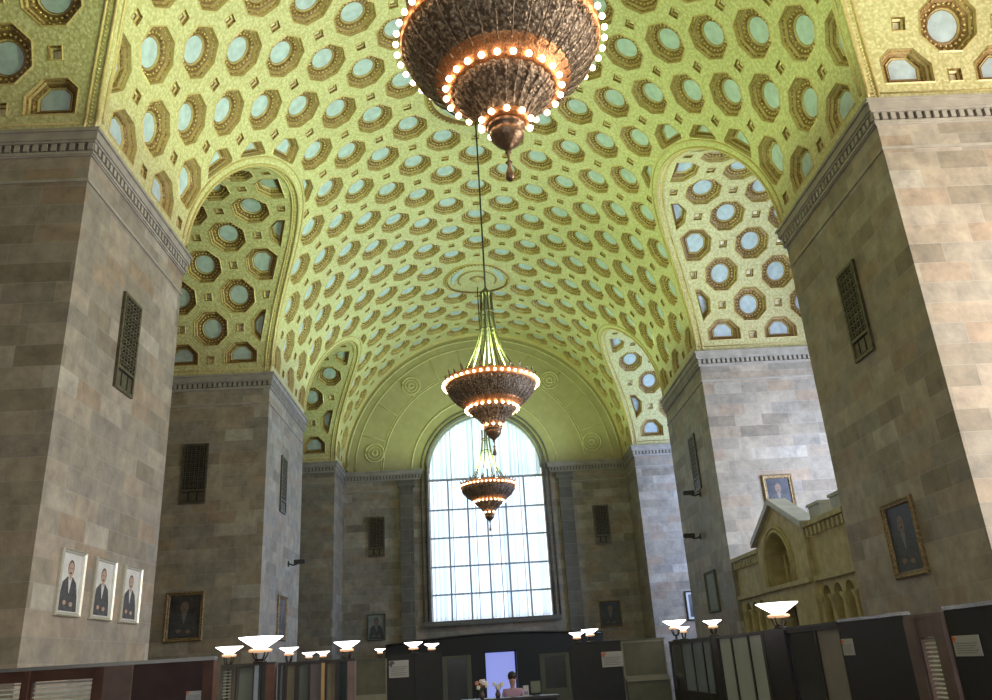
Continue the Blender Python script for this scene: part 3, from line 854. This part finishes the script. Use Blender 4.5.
m = MB(); m.box(XF + .46, XF + .6, 20.8, 24.4, 0, 4.45); lp(m).build('tympanum', PORT, pt)
for i in range(5):
    m = MB(); y = 22.15 + .35 * i; m.lathe([(.06, 3.15), (.05, 3.22), (.045, 3.9), (.07, 4.0)], 10, (XF + .36, y, 0)); lp(m).build('colonnette', PORTL, pt)
m = MB(); m.box(XF + .2, XF + .4, 22.1, 23.0, 2.6, 3.02); lp(m).build('grey_transom', plain('grey_glass', (.22, .24, .30), .2), pt)
m = MB(); m.box(XF + .38, XF + .44, 22.15, 23.55, 0, 2.55); lp(m).build('doorway', DARKWOOD, pt)
for r_, rad in ((1.02, .05), (1.14, .035)):
    m = MB(); m.tube([(XF - .12, 22.85 - r_, 3.15)] + [(XF - .12, 22.85 - r_ * math.cos(PI * i / 24), 3.55 + r_ * math.sin(PI * i / 24)) for i in range(25)] + [(XF - .12, 22.85 + r_, 3.15)], rad, 6); lp(m).build('archivolt', PORTL, pt)
def blind(cy): return arch_poly(cy, .23, 1.4, 2.68, 10)
pierced('screen_wall', [(18.32, 0), (20.72, 0), (20.72, 4.35), (18.32, 4.35)], [blind(20.25), blind(19.6), blind(18.95)], XF, .35, PORT)
pierced('screen_wall', [(24.48, 0), (27.08, 0), (27.08, 4.2), (24.48, 4.2)], [blind(25.1), blind(25.75), blind(26.4)], XF, .35, PORT)
for y0, y1 in ((18.32, 20.72), (24.48, 27.08)):
    m = MB(); m.box(XF + .35, XF + .5, y0, y1, 0, 4.1); lp(m).build('niche_back', PORT, pt)
    for i in range(4):
        y = (19.275 + (i - 1.5) * .65 + .325 if y0 < 20 else 25.425 + (i - 1.5) * .65 + .325)
        m = MB(); m.lathe([(.09, 1.4), (.06, 1.47), (.055, 2.5), (.09, 2.62), (.1, 2.68)], 10, (XF - .02, y, 0)); lp(m).build('colonnette', PORTL, pt)
for y0, y1, p in ((18.32, 20.72, 0), (20.75, 24.45, .1), (24.48, 27.08, 0)):
    m = MB(); m.box(XF - p - .09, XF - p + .02, y0, y1, 3.03, 3.15); lp(m).build('string_course', PORTL, pt)
for y0, y1, z in ((18.32, 20.72, 4.35), (24.48, 27.08, 4.2)):
    m = MB(); m.box(XF - .12, XF + .5, y0, y1, z, z + .12); lp(m).build('coping', PORTL, pt)
    m = MB()
    n_ = int((y1 - y0) / .24)
    for i in range(n_): y = y0 + (y1 - y0) * (i + .5) / n_; m.box(XF - .08, XF + .01, y - .06, y + .06, z - .24, z - .02)
    tag(lp(m).build('corbel_table', PORTL, pt), kind='stuff')
for a, b_ in (((24.62, 4.36), (22.6, 5.29)), ((22.6, 5.29), (20.58, 4.36))):
    m = MB(); t_ = .16
    for x0, x1, dz, mi in ((XF - .22, XF + .30, 0, 0),):
        P = [(x0, a[0], a[1]), (x1, a[0], a[1]), (x1, b_[0], b_[1]), (x0, b_[0], b_[1])]
        lo = [m.vert(q) for q in P]; hi = [m.vert((q[0], q[1], q[2] + t_)) for q in P]
        m.face(lo[::-1]); m.face(hi)
        for i in range(4): m.face([lo[i], lo[(i + 1) % 4], hi[(i + 1) % 4], hi[i]])
    lp(m).build('gable_roof', ROOFS, pt)
m = MB(); m.box(XF + .601, XF + .75, 20.8, 24.4, 0, 4.3); lp(m).build('rear_block', PORTL, pt)
for y in (20.1, 18.75):
    m = MB(); m.box(XF + .02, XF + .5, y - .34, y + .34, 4.47, 4.85); m.box(XF - .02, XF + .54, y - .38, y + .38, 4.80, 4.87); lp(m).build('parapet_block', ROOFS, pt)

# ------------------------------------------------------------------ office partitions
GL1 = plain('grey_green_glass', (.115, .135, .12), .12, noise=.25, scale=1.5)
GL2 = plain('dark_blue_glass', (.055, .075, .085), .12, noise=.3, scale=1.5)
GLT = plain('tan_panel_glass', (.20, .175, .125), .2, noise=.2, scale=2)
GLL = plain('pale_frosted_glass', (.52, .57, .57), .3, noise=.12, scale=1)
GLB = plain('blue_frosted_glass', (.24, .29, .36), .2, noise=.2, scale=1)
GLD = plain('smoked_glass', (.05, .052, .055), .15, noise=.2, scale=2)
BEI = plain('beige_panel', (.26, .23, .21), .6, noise=.08, scale=4)
OLI = plain('olive_panel', (.125, .125, .085), .5, noise=.15, scale=4)
SLAT = plain('white_slat', (.50, .53, .52), .5)
MAUVE = plain('mauve_panel', (.11, .09, .10), .5)
BRASS = plain('brass_strip', (.60, .40, .16), .3, .7)
BEIGE = plain('beige_counter', (.27, .255, .20), .5, noise=.1, scale=3)
CARDM = plain('white_card', (.50, .50, .51), .6); TXT = plain('grey_print', (.22, .22, .25), .7); ORG = plain('orange_emblem', (.75, .20, .05), .5)
def partition(name, label, cat, p0, p1, zt, segs, rail=DARKWOOD, th=.08, group=None, zr=.10, railmat=None):
    """a standing screen from p0 to p1 (x, y); segs: (t0, t1, kind, z0, z1, material) with t in metres from p0"""
    L = math.hypot(p1[0] - p0[0], p1[1] - p0[1]); t = empty(name, (p0[0], p0[1], 0), math.atan2(p1[1] - p0[1], p1[0] - p0[0]))
    tag(t, label, cat, group)
    edges = [0] + [s_[1] for s_ in segs[:-1]] + [L]
    m = MB(); m.box(0, L, -th / 2 - .015, th / 2 + .015, zt - zr * .4, zt); m.build('top_rail', railmat or rail, t)
    m = MB(); m.box(0, L, -th / 2, th / 2, 0, .12); m.build('plinth', rail, t)
    for s_ in segs:
        t0, t1, kind, z0, z1, mt = s_
        if kind == 'post': m = MB(); m.box(t0, t1, -th / 2 - .03, th / 2 + .03, .12, zt - zr * .4); m.build('post', mt, t)
        elif kind == 'solid': m = MB(); m.box(t0 + .004, t1 - .004, -th / 2, th / 2, .12, zt - zr * .4); m.build('panel', mt, t)
        else:
            m = MB(); f = .035
            for a, b_, c, d in ((t0, t0 + f, .12, zt - zr * .4), (t1 - f, t1, .12, zt - zr * .4), (t0 + f, t1 - f, z1, zt - zr * .4), (t0 + f, t1 - f, .12, z0)):
                if d > c + .001: m.box(a, b_, -th / 2, th / 2, c, d)
            fr = m.build('frame', rail, t)
            if kind == 'glass': m = MB(); m.box(t0 + f, t1 - f, -.012, .012, z0, z1); m.build('pane', mt, fr)
            else:
                n = int((z1 - z0) / .045)
                m = MB()
                for i in range(n):
                    z = z0 + (z1 - z0) * (i + .5) / n
                    M_ = Matrix.Translation((0, 0, z)) @ Matrix.Rotation(.6, 4, 'X')
                    m.box(t0 + f, t1 - f, -.014, .014, -.0015, .0015, 0, M_)
                tag(m.build('blind_slats', mt, fr), kind='stuff')
    return t
def sign(p, rz, w, h, label, emblem=None, group='white notice cards on the dark panels'):
    t = empty('notice_card', p, rz); tag(t, label, 'sign', group)
    m = MB(); m.box(-w / 2, w / 2, -.012, 0, -h / 2, h / 2); m.build('card', CARDM, t)
    if True:
        m = MB(); r = h * .17; cx, cz = -w / 2 + r * 1.1, h / 2 - r * 1.1
        m.tube([(cx + r * .75 * math.cos(2 * PI * i / 16), -.014, cz + r * .75 * math.sin(2 * PI * i / 16)) for i in range(13)], r * .25, 5)
        m.sphere((cx, -.013, cz), r * .36, 8, 5, sc=(1, .3, 1)); m.build('emblem', emblem or ORG, t)
    m = MB()
    for i in range(5):
        z = h * .12 - i * h * .115; m.box(-w * .40, w * (.42 - .07 * (i % 3)), -.0145, -.011, z - h * .018, z + h * .018)
    tag(m.build('print', TXT, t), kind='stuff')
    return t
# nearest screen on the left, parallel to the end wall
partition('office_partition', 'brown wooden screen with slatted blind windows below the three light-framed drawings', 'partition', (-7.3, 10.1), (-3.72, 10.1), 1.86,
          [(0, 1.08, 'post', 0, 0, WOOD), (1.08, 1.44, 'blind', .9, 1.70, SLAT), (1.44, 1.50, 'post', 0, 0, WOOD), (1.50, 2.24, 'blind', .9, 1.70, SLAT), (2.24, 2.34, 'post', 0, 0, WOOD), (2.34, 2.66, 'post', 0, 0, TANWOOD), (2.66, 3.46, 'solid', 0, 0, plain('deep_plum_panel', (.055, .028, .030), .3, noise=.2, scale=4)), (3.46, 3.58, 'post', 0, 0, WOOD)], WOOD, railmat=STEEL)
# left group behind it
partition('glazed_office_screen', 'glazed screen with white blinds at its left edge, under the largest left lamp', 'partition', (-4.78, 13.9), (-3.92, 13.9), 1.82,
          [(0, .21, 'blind', .8, 1.74, SLAT), (.21, .25, 'post', 0, 0, DARKWOOD), (.25, .54, 'glass', .8, 1.76, GL1), (.54, .60, 'post', 0, 0, GLB), (.60, .72, 'glass', .8, 1.76, GL2), (.72, .86, 'post', 0, 0, WOOD)], DARKWOOD)
partition('glazed_office_screen', 'glazed screen of tan and grey-green panes with a brass strip, left of the olive panel', 'partition', (-3.88, 13.9), (-2.66, 13.9), 1.80,
          [(.0, .11, 'glass', .8, 1.76, GLB), (.11, .30, 'glass', .8, 1.76, GLT), (.30, .51, 'glass', .8, 1.76, GL1), (.51, .69, 'solid', 0, 0, MAUVE), (.69, .74, 'post', 0, 0, BRASS), (.74, .94, 'glass', .8, 1.76, GLT), (.94, 1.10, 'glass', .8, 1.76, GL2), (1.10, 1.22, 'post', 0, 0, TANWOOD)], DARKWOOD)
# far row across the hall
yr = 23.0
def XR(px): return {352: -4.07, 388: -3.12, 443: -1.67, 470: -.96}[px]
partition('olive_office_screen', 'olive green panel above a beige base, left of the left white notice', 'partition', (-4.10, yr), (-3.16, yr), 1.90, [(0, .94, 'glass', 1.02, 1.86, OLI)], BEIGE, railmat=FRAMEG)
m_ = partition('dark_column_screen', 'charcoal screen carrying the left white notice, under a pair of bowl lamps', 'partition', (-3.14, yr), (-1.72, yr), 1.96,
          [(0, .72, 'solid', 0, 0, BLACKP), (.72, 1.42, 'post', 0, 0, BLACKP)], BLACKP)
partition('framed_glass_screen', 'narrow framed glass screen left of the bright blue doorway', 'partition', (-1.70, yr), (-.94, yr), 1.84, [(0, .09, 'post', 0, 0, FRAMEG), (.09, .67, 'glass', .3, 1.76, GLD), (.67, .76, 'post', 0, 0, FRAMEG)], FRAMEG)
partition('framed_glass_screen', 'narrow framed glass screen right of the bright blue doorway', 'partition', (.88, yr), (1.66, yr), 1.76, [(0, .09, 'post', 0, 0, FRAMEG), (.09, .69, 'glass', .9, 1.68, GLD), (.69, .78, 'post', 0, 0, FRAMEG)], FRAMEG)
partition('dark_column_screen', 'charcoal screen carrying the right white notice beside the olive panels', 'partition', (1.70, yr), (3.06, yr), 1.98,
          [(0, .70, 'post', 0, 0, BLACKP), (.70, 1.36, 'solid', 0, 0, BLACKP)], BLACKP)
partition('olive_office_screen', 'olive green panel above a pale ledge, just left of the long right glass partition', 'partition', (3.08, yr), (4.24, yr), 1.98, [(0, 1.16, 'glass', 1.08, 1.90, OLI)], BEIGE, railmat=FRAMEG)
t = empty('pale_ledge', (3.66, yr - .2, 0)); tag(t, 'pale stone counter in front of the right olive panel', 'counter')
m = MB(); m.box(-.58, .58, -.14, .14, .95, 1.02); m.build('counter_top', BEIGE, t); m = MB(); m.box(-.56, .56, -.1, .14, 0, .95); m.build('base', OLI, t)
sign((-2.84, yr - .055, 1.60), 0, .52, .42, 'white notice card with a dark emblem on the left dark screen, beyond the olive panel', BLKF)
sign((2.80, yr - .055, 1.52), 0, .56, .38, 'white notice card with a red emblem on the right dark screen near the hall centre')
# long partition on the right, running down the hall
XP = 4.35
def rp(name, label, y0, y1, zt, segs, rail=DARKWOOD, railmat=None):
    return partition(name, label, 'partition', (XP, y1), (XP, y0), zt, segs, rail, railmat=railmat)
rp('glazed_office_screen', 'farthest module of the right glass partition, with four narrow bluish panes', 18.45, 22.75, 1.87,
   [(0, 1.3, 'glass', .72, 1.78, GLD), (1.3, 2.4, 'glass', .72, 1.78, GLB), (2.4, 3.4, 'glass', .72, 1.78, GLB), (3.4, 4.15, 'glass', .72, 1.78, GLB), (4.15, 4.3, 'post', 0, 0, DARKWOOD)])
rp('glazed_office_screen', 'module of the right glass partition with three pale frosted panes', 14.95, 18.42, 1.86,
   [(0, .42, 'post', 0, 0, DARKWOOD), (.42, 1.35, 'glass', .6, 1.80, GLL), (1.35, 2.45, 'glass', .6, 1.80, GLL), (2.45, 3.32, 'glass', .6, 1.80, GLL), (3.32, 3.47, 'post', 0, 0, DARKWOOD)])
rp('glazed_office_screen', 'right partition module with a smoked pane and beige panel, under the big lamp', 11.80, 14.92, 1.87,
   [(0, 1.02, 'post', 0, 0, DARKWOOD), (1.02, 2.22, 'glass', .5, 1.78, GLD), (2.22, 3.12, 'glass', .5, 1.78, BEI)])
rp('dark_office_screen', 'charcoal screen with a small notice card below the large dark portrait', 9.93, 11.77, 1.89, [(0, 1.84, 'solid', 0, 0, BLACKP)], BLACKP, railmat=STEEL)
rp('wooden_blind_screen', 'wood-framed screen with a narrow slatted blind between two charcoal screens on the right', 9.06, 9.90, 1.84,
   [(0, .22, 'post', 0, 0, TANWOOD), (.22, .62, 'blind', .3, 1.60, SLAT), (.62, .84, 'post', 0, 0, TANWOOD)], TANWOOD)
rp('dark_office_screen', 'nearest charcoal screen with a notice card at the right edge', 6.6, 9.03, 1.89, [(0, 2.43, 'solid', 0, 0, BLACKP)], BLACKP, railmat=STEEL)
sign((XP - .045, 11.58, 1.53), -PI / 2, .34, .21, 'small notice card with an orange emblem on the dark screen below the large portrait')
sign((XP - .045, 8.72, 1.49), -PI / 2, .48, .20, 'notice card with an orange emblem nearest the right edge of the view')
sign((-3.93, 10.058, 1.44), 0, .17, .12, 'tiny card with an orange emblem at the right end of the left wooden screen')

# dark vestibule across the foot of the end wall
t = empty('entrance_vestibule', (0, 41.2, 0)); tag(t, 'dark wooden vestibule spread across the foot of the end wall under the great window', 'vestibule')
m = MB(); prof = [(-5.2, 0), (-.55, 0), (-.55, 2.15), (1.0, 2.15), (1.0, 0), (5.2, 0), (5.2, 2.72)] + [(5.2 - 10.4 * i / 24, 2.72 + .28 * math.sin(PI * i / 24)) for i in range(1, 24)] + [(-5.2, 2.72)]
prof = ccw(prof)
cdt_panel(m, prof, [], lambda x, z: (x, 0, z)); cdt_panel(m, prof, [], lambda x, z: (x, 1.9, z))
for i in range(len(prof)):
    a, b_ = prof[i], prof[(i + 1) % len(prof)]; m.poly([(a[0], 0, a[1]), (b_[0], 0, b_[1]), (b_[0], 1.9, b_[1]), (a[0], 1.9, a[1])])
m.build('body', BLACKP, t)
m = MB(); m.tube([(5.2 - 10.4 * i / 24, -.03, 2.66 + .28 * math.sin(PI * i / 24)) for i in range(25)], .05, 5); m.build('crown_moulding', DARKWOOD, t)
m = MB(); m.box(-.5, .95, .9, .94, 0, 2.12); m.build('lit_door_glass', plain('blue_lit_glass', (.3, .35, .7), .3, emit=(.27, .32, .80), estr=.9), t)
m = MB(); m.box(-.55, -.48, .8, .98, 0, 2.15); m.box(.93, 1.0, .8, .98, 0, 2.15); m.box(-.5, .95, .8, .98, 2.08, 2.15); m.build('door_frame', BLKF, t)

# ------------------------------------------------------------------ bowl lamps
GLOW = plain('glowing_bowl', (1, 1, 1), .3, emit=(1, .97, .93), estr=6)
COLL = plain('glowing_copper_collar', (.75, .45, .28), .3, .5, emit=(1, .55, .3), estr=.7)  # lamp glow on the copper put in as faint emission
LST = plain('lamp_iron', (.03, .028, .027), .4, .4)
def bowl_lamp(x, y, zr, d, zb, label):
    t = empty('bowl_lamp', (x, y, zb)); tag(t, label, 'lamp', 'glowing bowl lamps above the partitions')
    R = d / 2; z = zr - zb; h = d * .25
    m = MB(); m.lathe([(R, z), (R * .97, z - .01), (R * .7, z - h * .42), (R * .36, z - h * .85), (R * .25, z - h)], 28, cap=False)
    m.lathe([(R * .96, z - .004), (R * .6, z - h * .3), (.005, z - h * .5)], 28, cap=False); m.build('bowl', GLOW, t)
    m = MB(); m.lathe([(R * .25, z - h), (R * .5, z - h - .01), (R * .53, z - h - .03), (R * .5, z - h - .05), (R * .3, z - h - .06)], 24); m.build('collar', COLL, t)
    zc = z - h - .055
    for i in range(4):
        a = PI / 4 + PI / 2 * i; m = MB(); zz = max(zc - .16, .03)
        m.tube([(R * .4 * math.cos(a), R * .4 * math.sin(a), zc), (R * .34 * math.cos(a), R * .34 * math.sin(a), (zc + zz) / 2), (R * .2 * math.cos(a), R * .2 * math.sin(a), zz)], .014, 5); m.build('bracket_arm', LST, t)
    m = MB(); zz = max(zc - .16, .03)
    m.lathe([(.11, 0), (.11, .02), (.03, .035), (.022, zz), (R * .22, zz + .005), (R * .22, zz + .02), (.02, zz + .03)], 16); m.build('stand', LST, t)
    return t
for a in ((-4.17, 13.86, 2.205, .70, 1.82, 'largest glowing bowl lamp on the left, over the blinds strip'),
          (-5.63, 17.2, 2.20, .53, 0, 'glowing bowl lamp just left of the largest left lamp'),
          (-4.83, 18.9, 2.17, .41, 0, 'small glowing bowl lamp just right of the largest left lamp'),
          (-5.93, 26.6, 2.23, .42, 0, 'left one of two tiny touching bowl lamps on the left'),
          (-5.55, 26.9, 2.24, .42, 0, 'right one of two tiny touching bowl lamps on the left'),
          (-3.47, 18.2, 2.20, .55, 0, 'glowing bowl lamp above the copper-edged post left of the olive panel'),
          (-3.76, 26.6, 2.21, .34, 0, 'tiny bowl lamp above the left olive panel'),
          (-2.45, 22.98, 2.24, .50, 1.96, 'broader lamp of the pair over the left charcoal screen'),
          (-2.02, 23.9, 2.20, .42, 0, 'smaller lamp at the right of the pair over the left charcoal screen'),
          (1.92, 23.0, 2.24, .42, 1.98, 'lower left lamp of the cluster over the right charcoal screen'),
          (2.28, 23.0, 2.30, .46, 1.98, 'upper right lamp of the cluster over the right charcoal screen'),
          (4.35, 21.95, 2.355, .60, 1.872, 'bowl lamp in front of the bluish far right wall'),
          (4.35, 21.1, 2.17, .32, 1.872, 'small lamp tucked beside the lamp before the bluish wall'),
          (4.35, 18.35, 2.19, .40, 1.872, 'small lamp on a dark post of the right glass partition'),
          (4.35, 14.2, 2.27, .70, 1.87, 'largest right bowl lamp, in front of the stone portal')):
    bowl_lamp(*a)
for x in (4.05, 4.62):   # small brackets beside the lamp
    pass

# ------------------------------------------------------------------ counter, flowers, person, monitor
t = empty('reception_counter', (-.15, 17.6, 0)); tag(t, 'dark reception counter at the bottom centre, holding flowers', 'counter')
m = MB(); m.box(-.95, 1.0, -.3, .3, .90, .95); m.build('counter_top', DARKWOOD, t); m = MB(); m.box(-.9, .95, -.22, .28, 0, .90); m.build('base', BLACKP, t)
PET = plain('white_petal', (.8, .72, .68), .6); PEO = plain('pink_orange_petal', (.70, .28, .18), .6); STEM = plain('leaf_green', (.05, .10, .04), .6); VAS = plain('dark_vase', (.08, .05, .05), .3)
for k, (x, lab) in enumerate(((-.68, 'vase of white and pink flowers at the left end of the central counter'), (-.36, 'bouquet of white flowers below the blue doorway on the counter'))):
    t = empty('flower_vase', (x, 17.55, .95)); tag(t, lab, 'flowers', 'flower vases on the counter')
    m = MB(); m.lathe([(.035, 0), (.05, .03), (.055, .08), (.03, .12), (.04, .14)], 14); m.build('vase', VAS, t)
    r = random.Random(k + 3)
    for i in range(9):
        a = r.uniform(0, 2 * PI); q = r.uniform(.02, .12); h = r.uniform(.2, .34) - k * .06
        px, py = q * math.cos(a), q * math.sin(a) * .7
        m = MB(); m.tube([(0, 0, .1), (px * .6, py * .6, h * .7), (px, py, h)], .006, 4); m.build('stem', STEM, t)
        m = MB(); 
        for j in range(5): b_ = 2 * PI * j / 5; m.sphere((px + .022 * math.cos(b_), py, h + .022 * math.sin(b_)), .022, 6, 5, sc=(1, .5, 1))
        m.build('blossom', PEO if (i % 3 == 0 and k == 0) else PET, t)
t = empty('computer_monitor', (.40, 17.6, .95), .2); tag(t, 'small grey-green monitor at the right end of the central counter', 'monitor')
m = MB(); m.box(-.10, .10, -.015, .015, .05, .27); m.build('casing', FRAMEG, t); m = MB(); m.box(-.09, .09, -.018, -.012, .06, .26); m.build('screen', plain('screen_grey', (.16, .18, .14), .2), t)
m = MB(); m.box(-.015, .015, 0, .03, .01, .08); m.box(-.07, .07, -.05, .06, 0, .012); m.build('stand', BLKF, t)
for x, z, lab in ((.20, .95, 'white brochure standing on the counter beside the monitor'),):
    t = empty('brochure', (x, 17.5, z), .1); tag(t, lab, 'brochure'); m = MB(); m.box(-.055, .055, 0, .012, 0, .20); m.build('cover', CARDM, t)
    m = MB(); m.box(-.04, .04, -.002, 0, .03, .09); m.build('print', plain('violet_print', (.25, .2, .4), .6), t)
def skin_obj(name, chain, edges, mat, parent, sub=2):
    me = bpy.data.meshes.new(name); me.from_pydata([c[0] for c in chain], edges, []); o = bpy.data.objects.new(name, me); COL.objects.link(o); o.parent = parent
    me.materials.append(mat); md = o.modifiers.new('skin', 'SKIN')
    if not me.skin_vertices: me.attributes  # layer is created with the modifier
    for i, c in enumerate(chain):
        sv = me.skin_vertices[0].data[i]; sv.radius = c[1] if isinstance(c[1], tuple) else (c[1], c[1]); sv.use_root = (i == 0)
    ss = o.modifiers.new('sub', 'SUBSURF'); ss.levels = sub; ss.render_levels = sub
    return o
t = empty('person', (-.03, 18.45, 0)); tag(t, 'person with dark hair in a pinkish shirt seated behind the central counter', 'person')
SKN = plain('skin', (.50, .30, .22), .5); SHT = plain('pinkish_shirt', (.42, .26, .40), .7); HR = plain('dark_hair', (.02, .015, .012), .5); TRO = plain('dark_trousers', (.03, .03, .04), .7)
ch_ = [((0, 0, .62), .12), ((0, 0, .80), .115), ((0, 0, .98), .13), ((0, -.01, 1.08), .055), ((0, -.015, 1.13), .043), ((0, -.025, 1.21), .074), ((0, -.03, 1.29), .080)]
ed_ = [(i, i + 1) for i in range(6)]
for s_ in (-1, 1):
    b0 = len(ch_)
    ch_ += [((s_ * .17, 0, 1.03), .055), ((s_ * .22, -.04, .80), .042), ((s_ * .13, -.26, .78), .032), ((s_ * .08, -.34, .80), .026),
            ((s_ * .10, -.05, .58), .085), ((s_ * .12, -.42, .56), .060), ((s_ * .12, -.42, .12), .042), ((s_ * .12, -.55, .05), .032)]
    ed_ += [(2, b0), (b0, b0 + 1), (b0 + 1, b0 + 2), (b0 + 2, b0 + 3), (0, b0 + 4), (b0 + 4, b0 + 5), (b0 + 5, b0 + 6), (b0 + 6, b0 + 7)]
    for f in range(5):
        k = len(ch_); ch_ += [((s_ * (.06 + .012 * f), -.385, .80 - .003 * f), .0095), ((s_ * (.055 + .013 * f), -.42 + .006 * abs(f - 2), .79), .008)]; ed_ += [(b0 + 3, k), (k, k + 1)]
body = skin_obj('body', ch_, ed_, SKN, t)
sc_ = [((0, 0, .62), .135), ((0, 0, .80), .135), ((0, 0, .97), .145), ((0, -.01, 1.08), .075)]; se = [(0, 1), (1, 2), (2, 3)]
for s_ in (-1, 1):
    b0 = len(sc_); sc_ += [((s_ * .17, 0, 1.03), .068), ((s_ * .22, -.04, .80), .054), ((s_ * .15, -.22, .78), .044)]; se += [(2, b0), (b0, b0 + 1), (b0 + 1, b0 + 2)]
skin_obj('shirt', sc_, se, SHT, t)
sc_ = [((0, 0, .60), .13)]; se = []
for s_ in (-1, 1):
    b0 = len(sc_); sc_ += [((s_ * .10, -.05, .58), .10), ((s_ * .12, -.42, .56), .074), ((s_ * .12, -.42, .14), .055)]; se += [(0, b0), (b0, b0 + 1), (b0 + 1, b0 + 2)]
skin_obj('trousers', sc_, se, TRO, t)
m = MB(); m.sphere((0, .005, 1.325), .098, 14, 10, sc=(.95, 1, 1.0)); m.build('hair', HR, t)
m = MB(); m.sphere((0, -.105, 1.265), .016, 8, 6, sc=(.8, 1.1, 1.3)); m.build('nose', SKN, t)
for s_ in (-1, 1):
    m = MB(); m.sphere((s_ * .032, -.098, 1.295), .012, 8, 6); m.build('eye', HR, t)
    m = MB(); m.sphere((s_ * .085, -.02, 1.275), .02, 8, 6, sc=(.4, .8, 1.3)); m.build('ear', SKN, t)
m = MB(); m.sphere((0, -.098, 1.225), .02, 8, 6, sc=(1.1, .4, .3)); m.build('mouth', plain('lips', (.4, .14, .12), .5), t)
t = empty('office_chair', (-.03, 18.52, 0)); tag(t, 'dark office chair under the person behind the central counter', 'chair')
m = MB(); m.box(-.24, .24, -.24, .24, .40, .47); m.build('seat', BLACKP, t); m = MB(); m.box(-.22, .22, .20, .26, .5, 1.0); m.build('backrest', BLACKP, t)
m = MB(); m.lathe([(.03, .06), (.03, .40)], 10); m.build('column', BLKF, t)
for i in range(5):
    a = 2 * PI * i / 5; m = MB(); m.tube([(0, 0, .08), (.26 * math.cos(a), .26 * math.sin(a), .03)], .025, 6); m.build('leg', BLKF, t)
m = MB(); m.box(-.03, .03, .18, .22, .42, .6); m.build('back_support', BLKF, t)
# unseen lamp added behind the left blinds to brighten the slats
t = empty('added_blind_lamp', (-5.8, 10.6, 1.0)); tag(t, 'unseen lamp added behind the slatted blinds of the left wooden screen', 'lamp')
m = MB(); m.lathe([(.06, 0), (.06, .02), (.012, .03), (.012, .12)], 12); m.build('stand', BLKF, t)
m = MB(); m.sphere((0, 0, .20), .12, 14, 10); m.build('globe', plain('warm_globe', (1, .95, .8), .3, emit=(1, .88, .62), estr=60), t)
t = empty('side_desk', (-5.5, 10.75, 0)); tag(t, 'desk behind the left wooden screen', 'desk')
m = MB(); m.box(-.9, .9, -.4, .4, .95, 1.0); m.build('desk_top', WOOD, t)
for x in (-.8, .8):
    for y in (-.33, .33): m = MB(); m.box(x - .03, x + .03, y - .03, y + .03, 0, .95); m.build('leg', WOOD, t)

# ------------------------------------------------------------------ camera, world, view
cd = bpy.data.cameras.new('camera'); co = bpy.data.objects.new('camera', cd); COL.objects.link(co); scn.camera = co
cd.sensor_width = 36; cd.lens = 810.77 * 36 / 992; cd.clip_end = 200; cd.clip_start = .05
R_ = Vector((.99824337, -.01570799, -.05712643)); U_ = Vector((.04761859, -.36097706, .93135817)); F_ = Vector((.03525109, .9324424, .35959496))
M = Matrix((R_, U_, -F_)).transposed().to_4x4(); M.translation = Vector((-.643, 0, CAMZ)); co.matrix_world = M
wd = bpy.data.worlds.new('world'); scn.world = wd; wd.use_nodes = True
wd.node_tree.nodes['Background'].inputs[0].default_value = (.6, .7, .9, 1); wd.node_tree.nodes['Background'].inputs[1].default_value = .3
scn.view_settings.view_transform = 'Standard'; scn.view_settings.look = 'None'; scn.view_settings.gamma = 1
scn.view_settings.use_curve_mapping = False; scn.view_settings.exposure = 0.0
scn.cycles.max_bounces = 8; scn.cycles.diffuse_bounces = 5; scn.cycles.sample_clamp_indirect = 6
scn.cycles.use_denoising = True
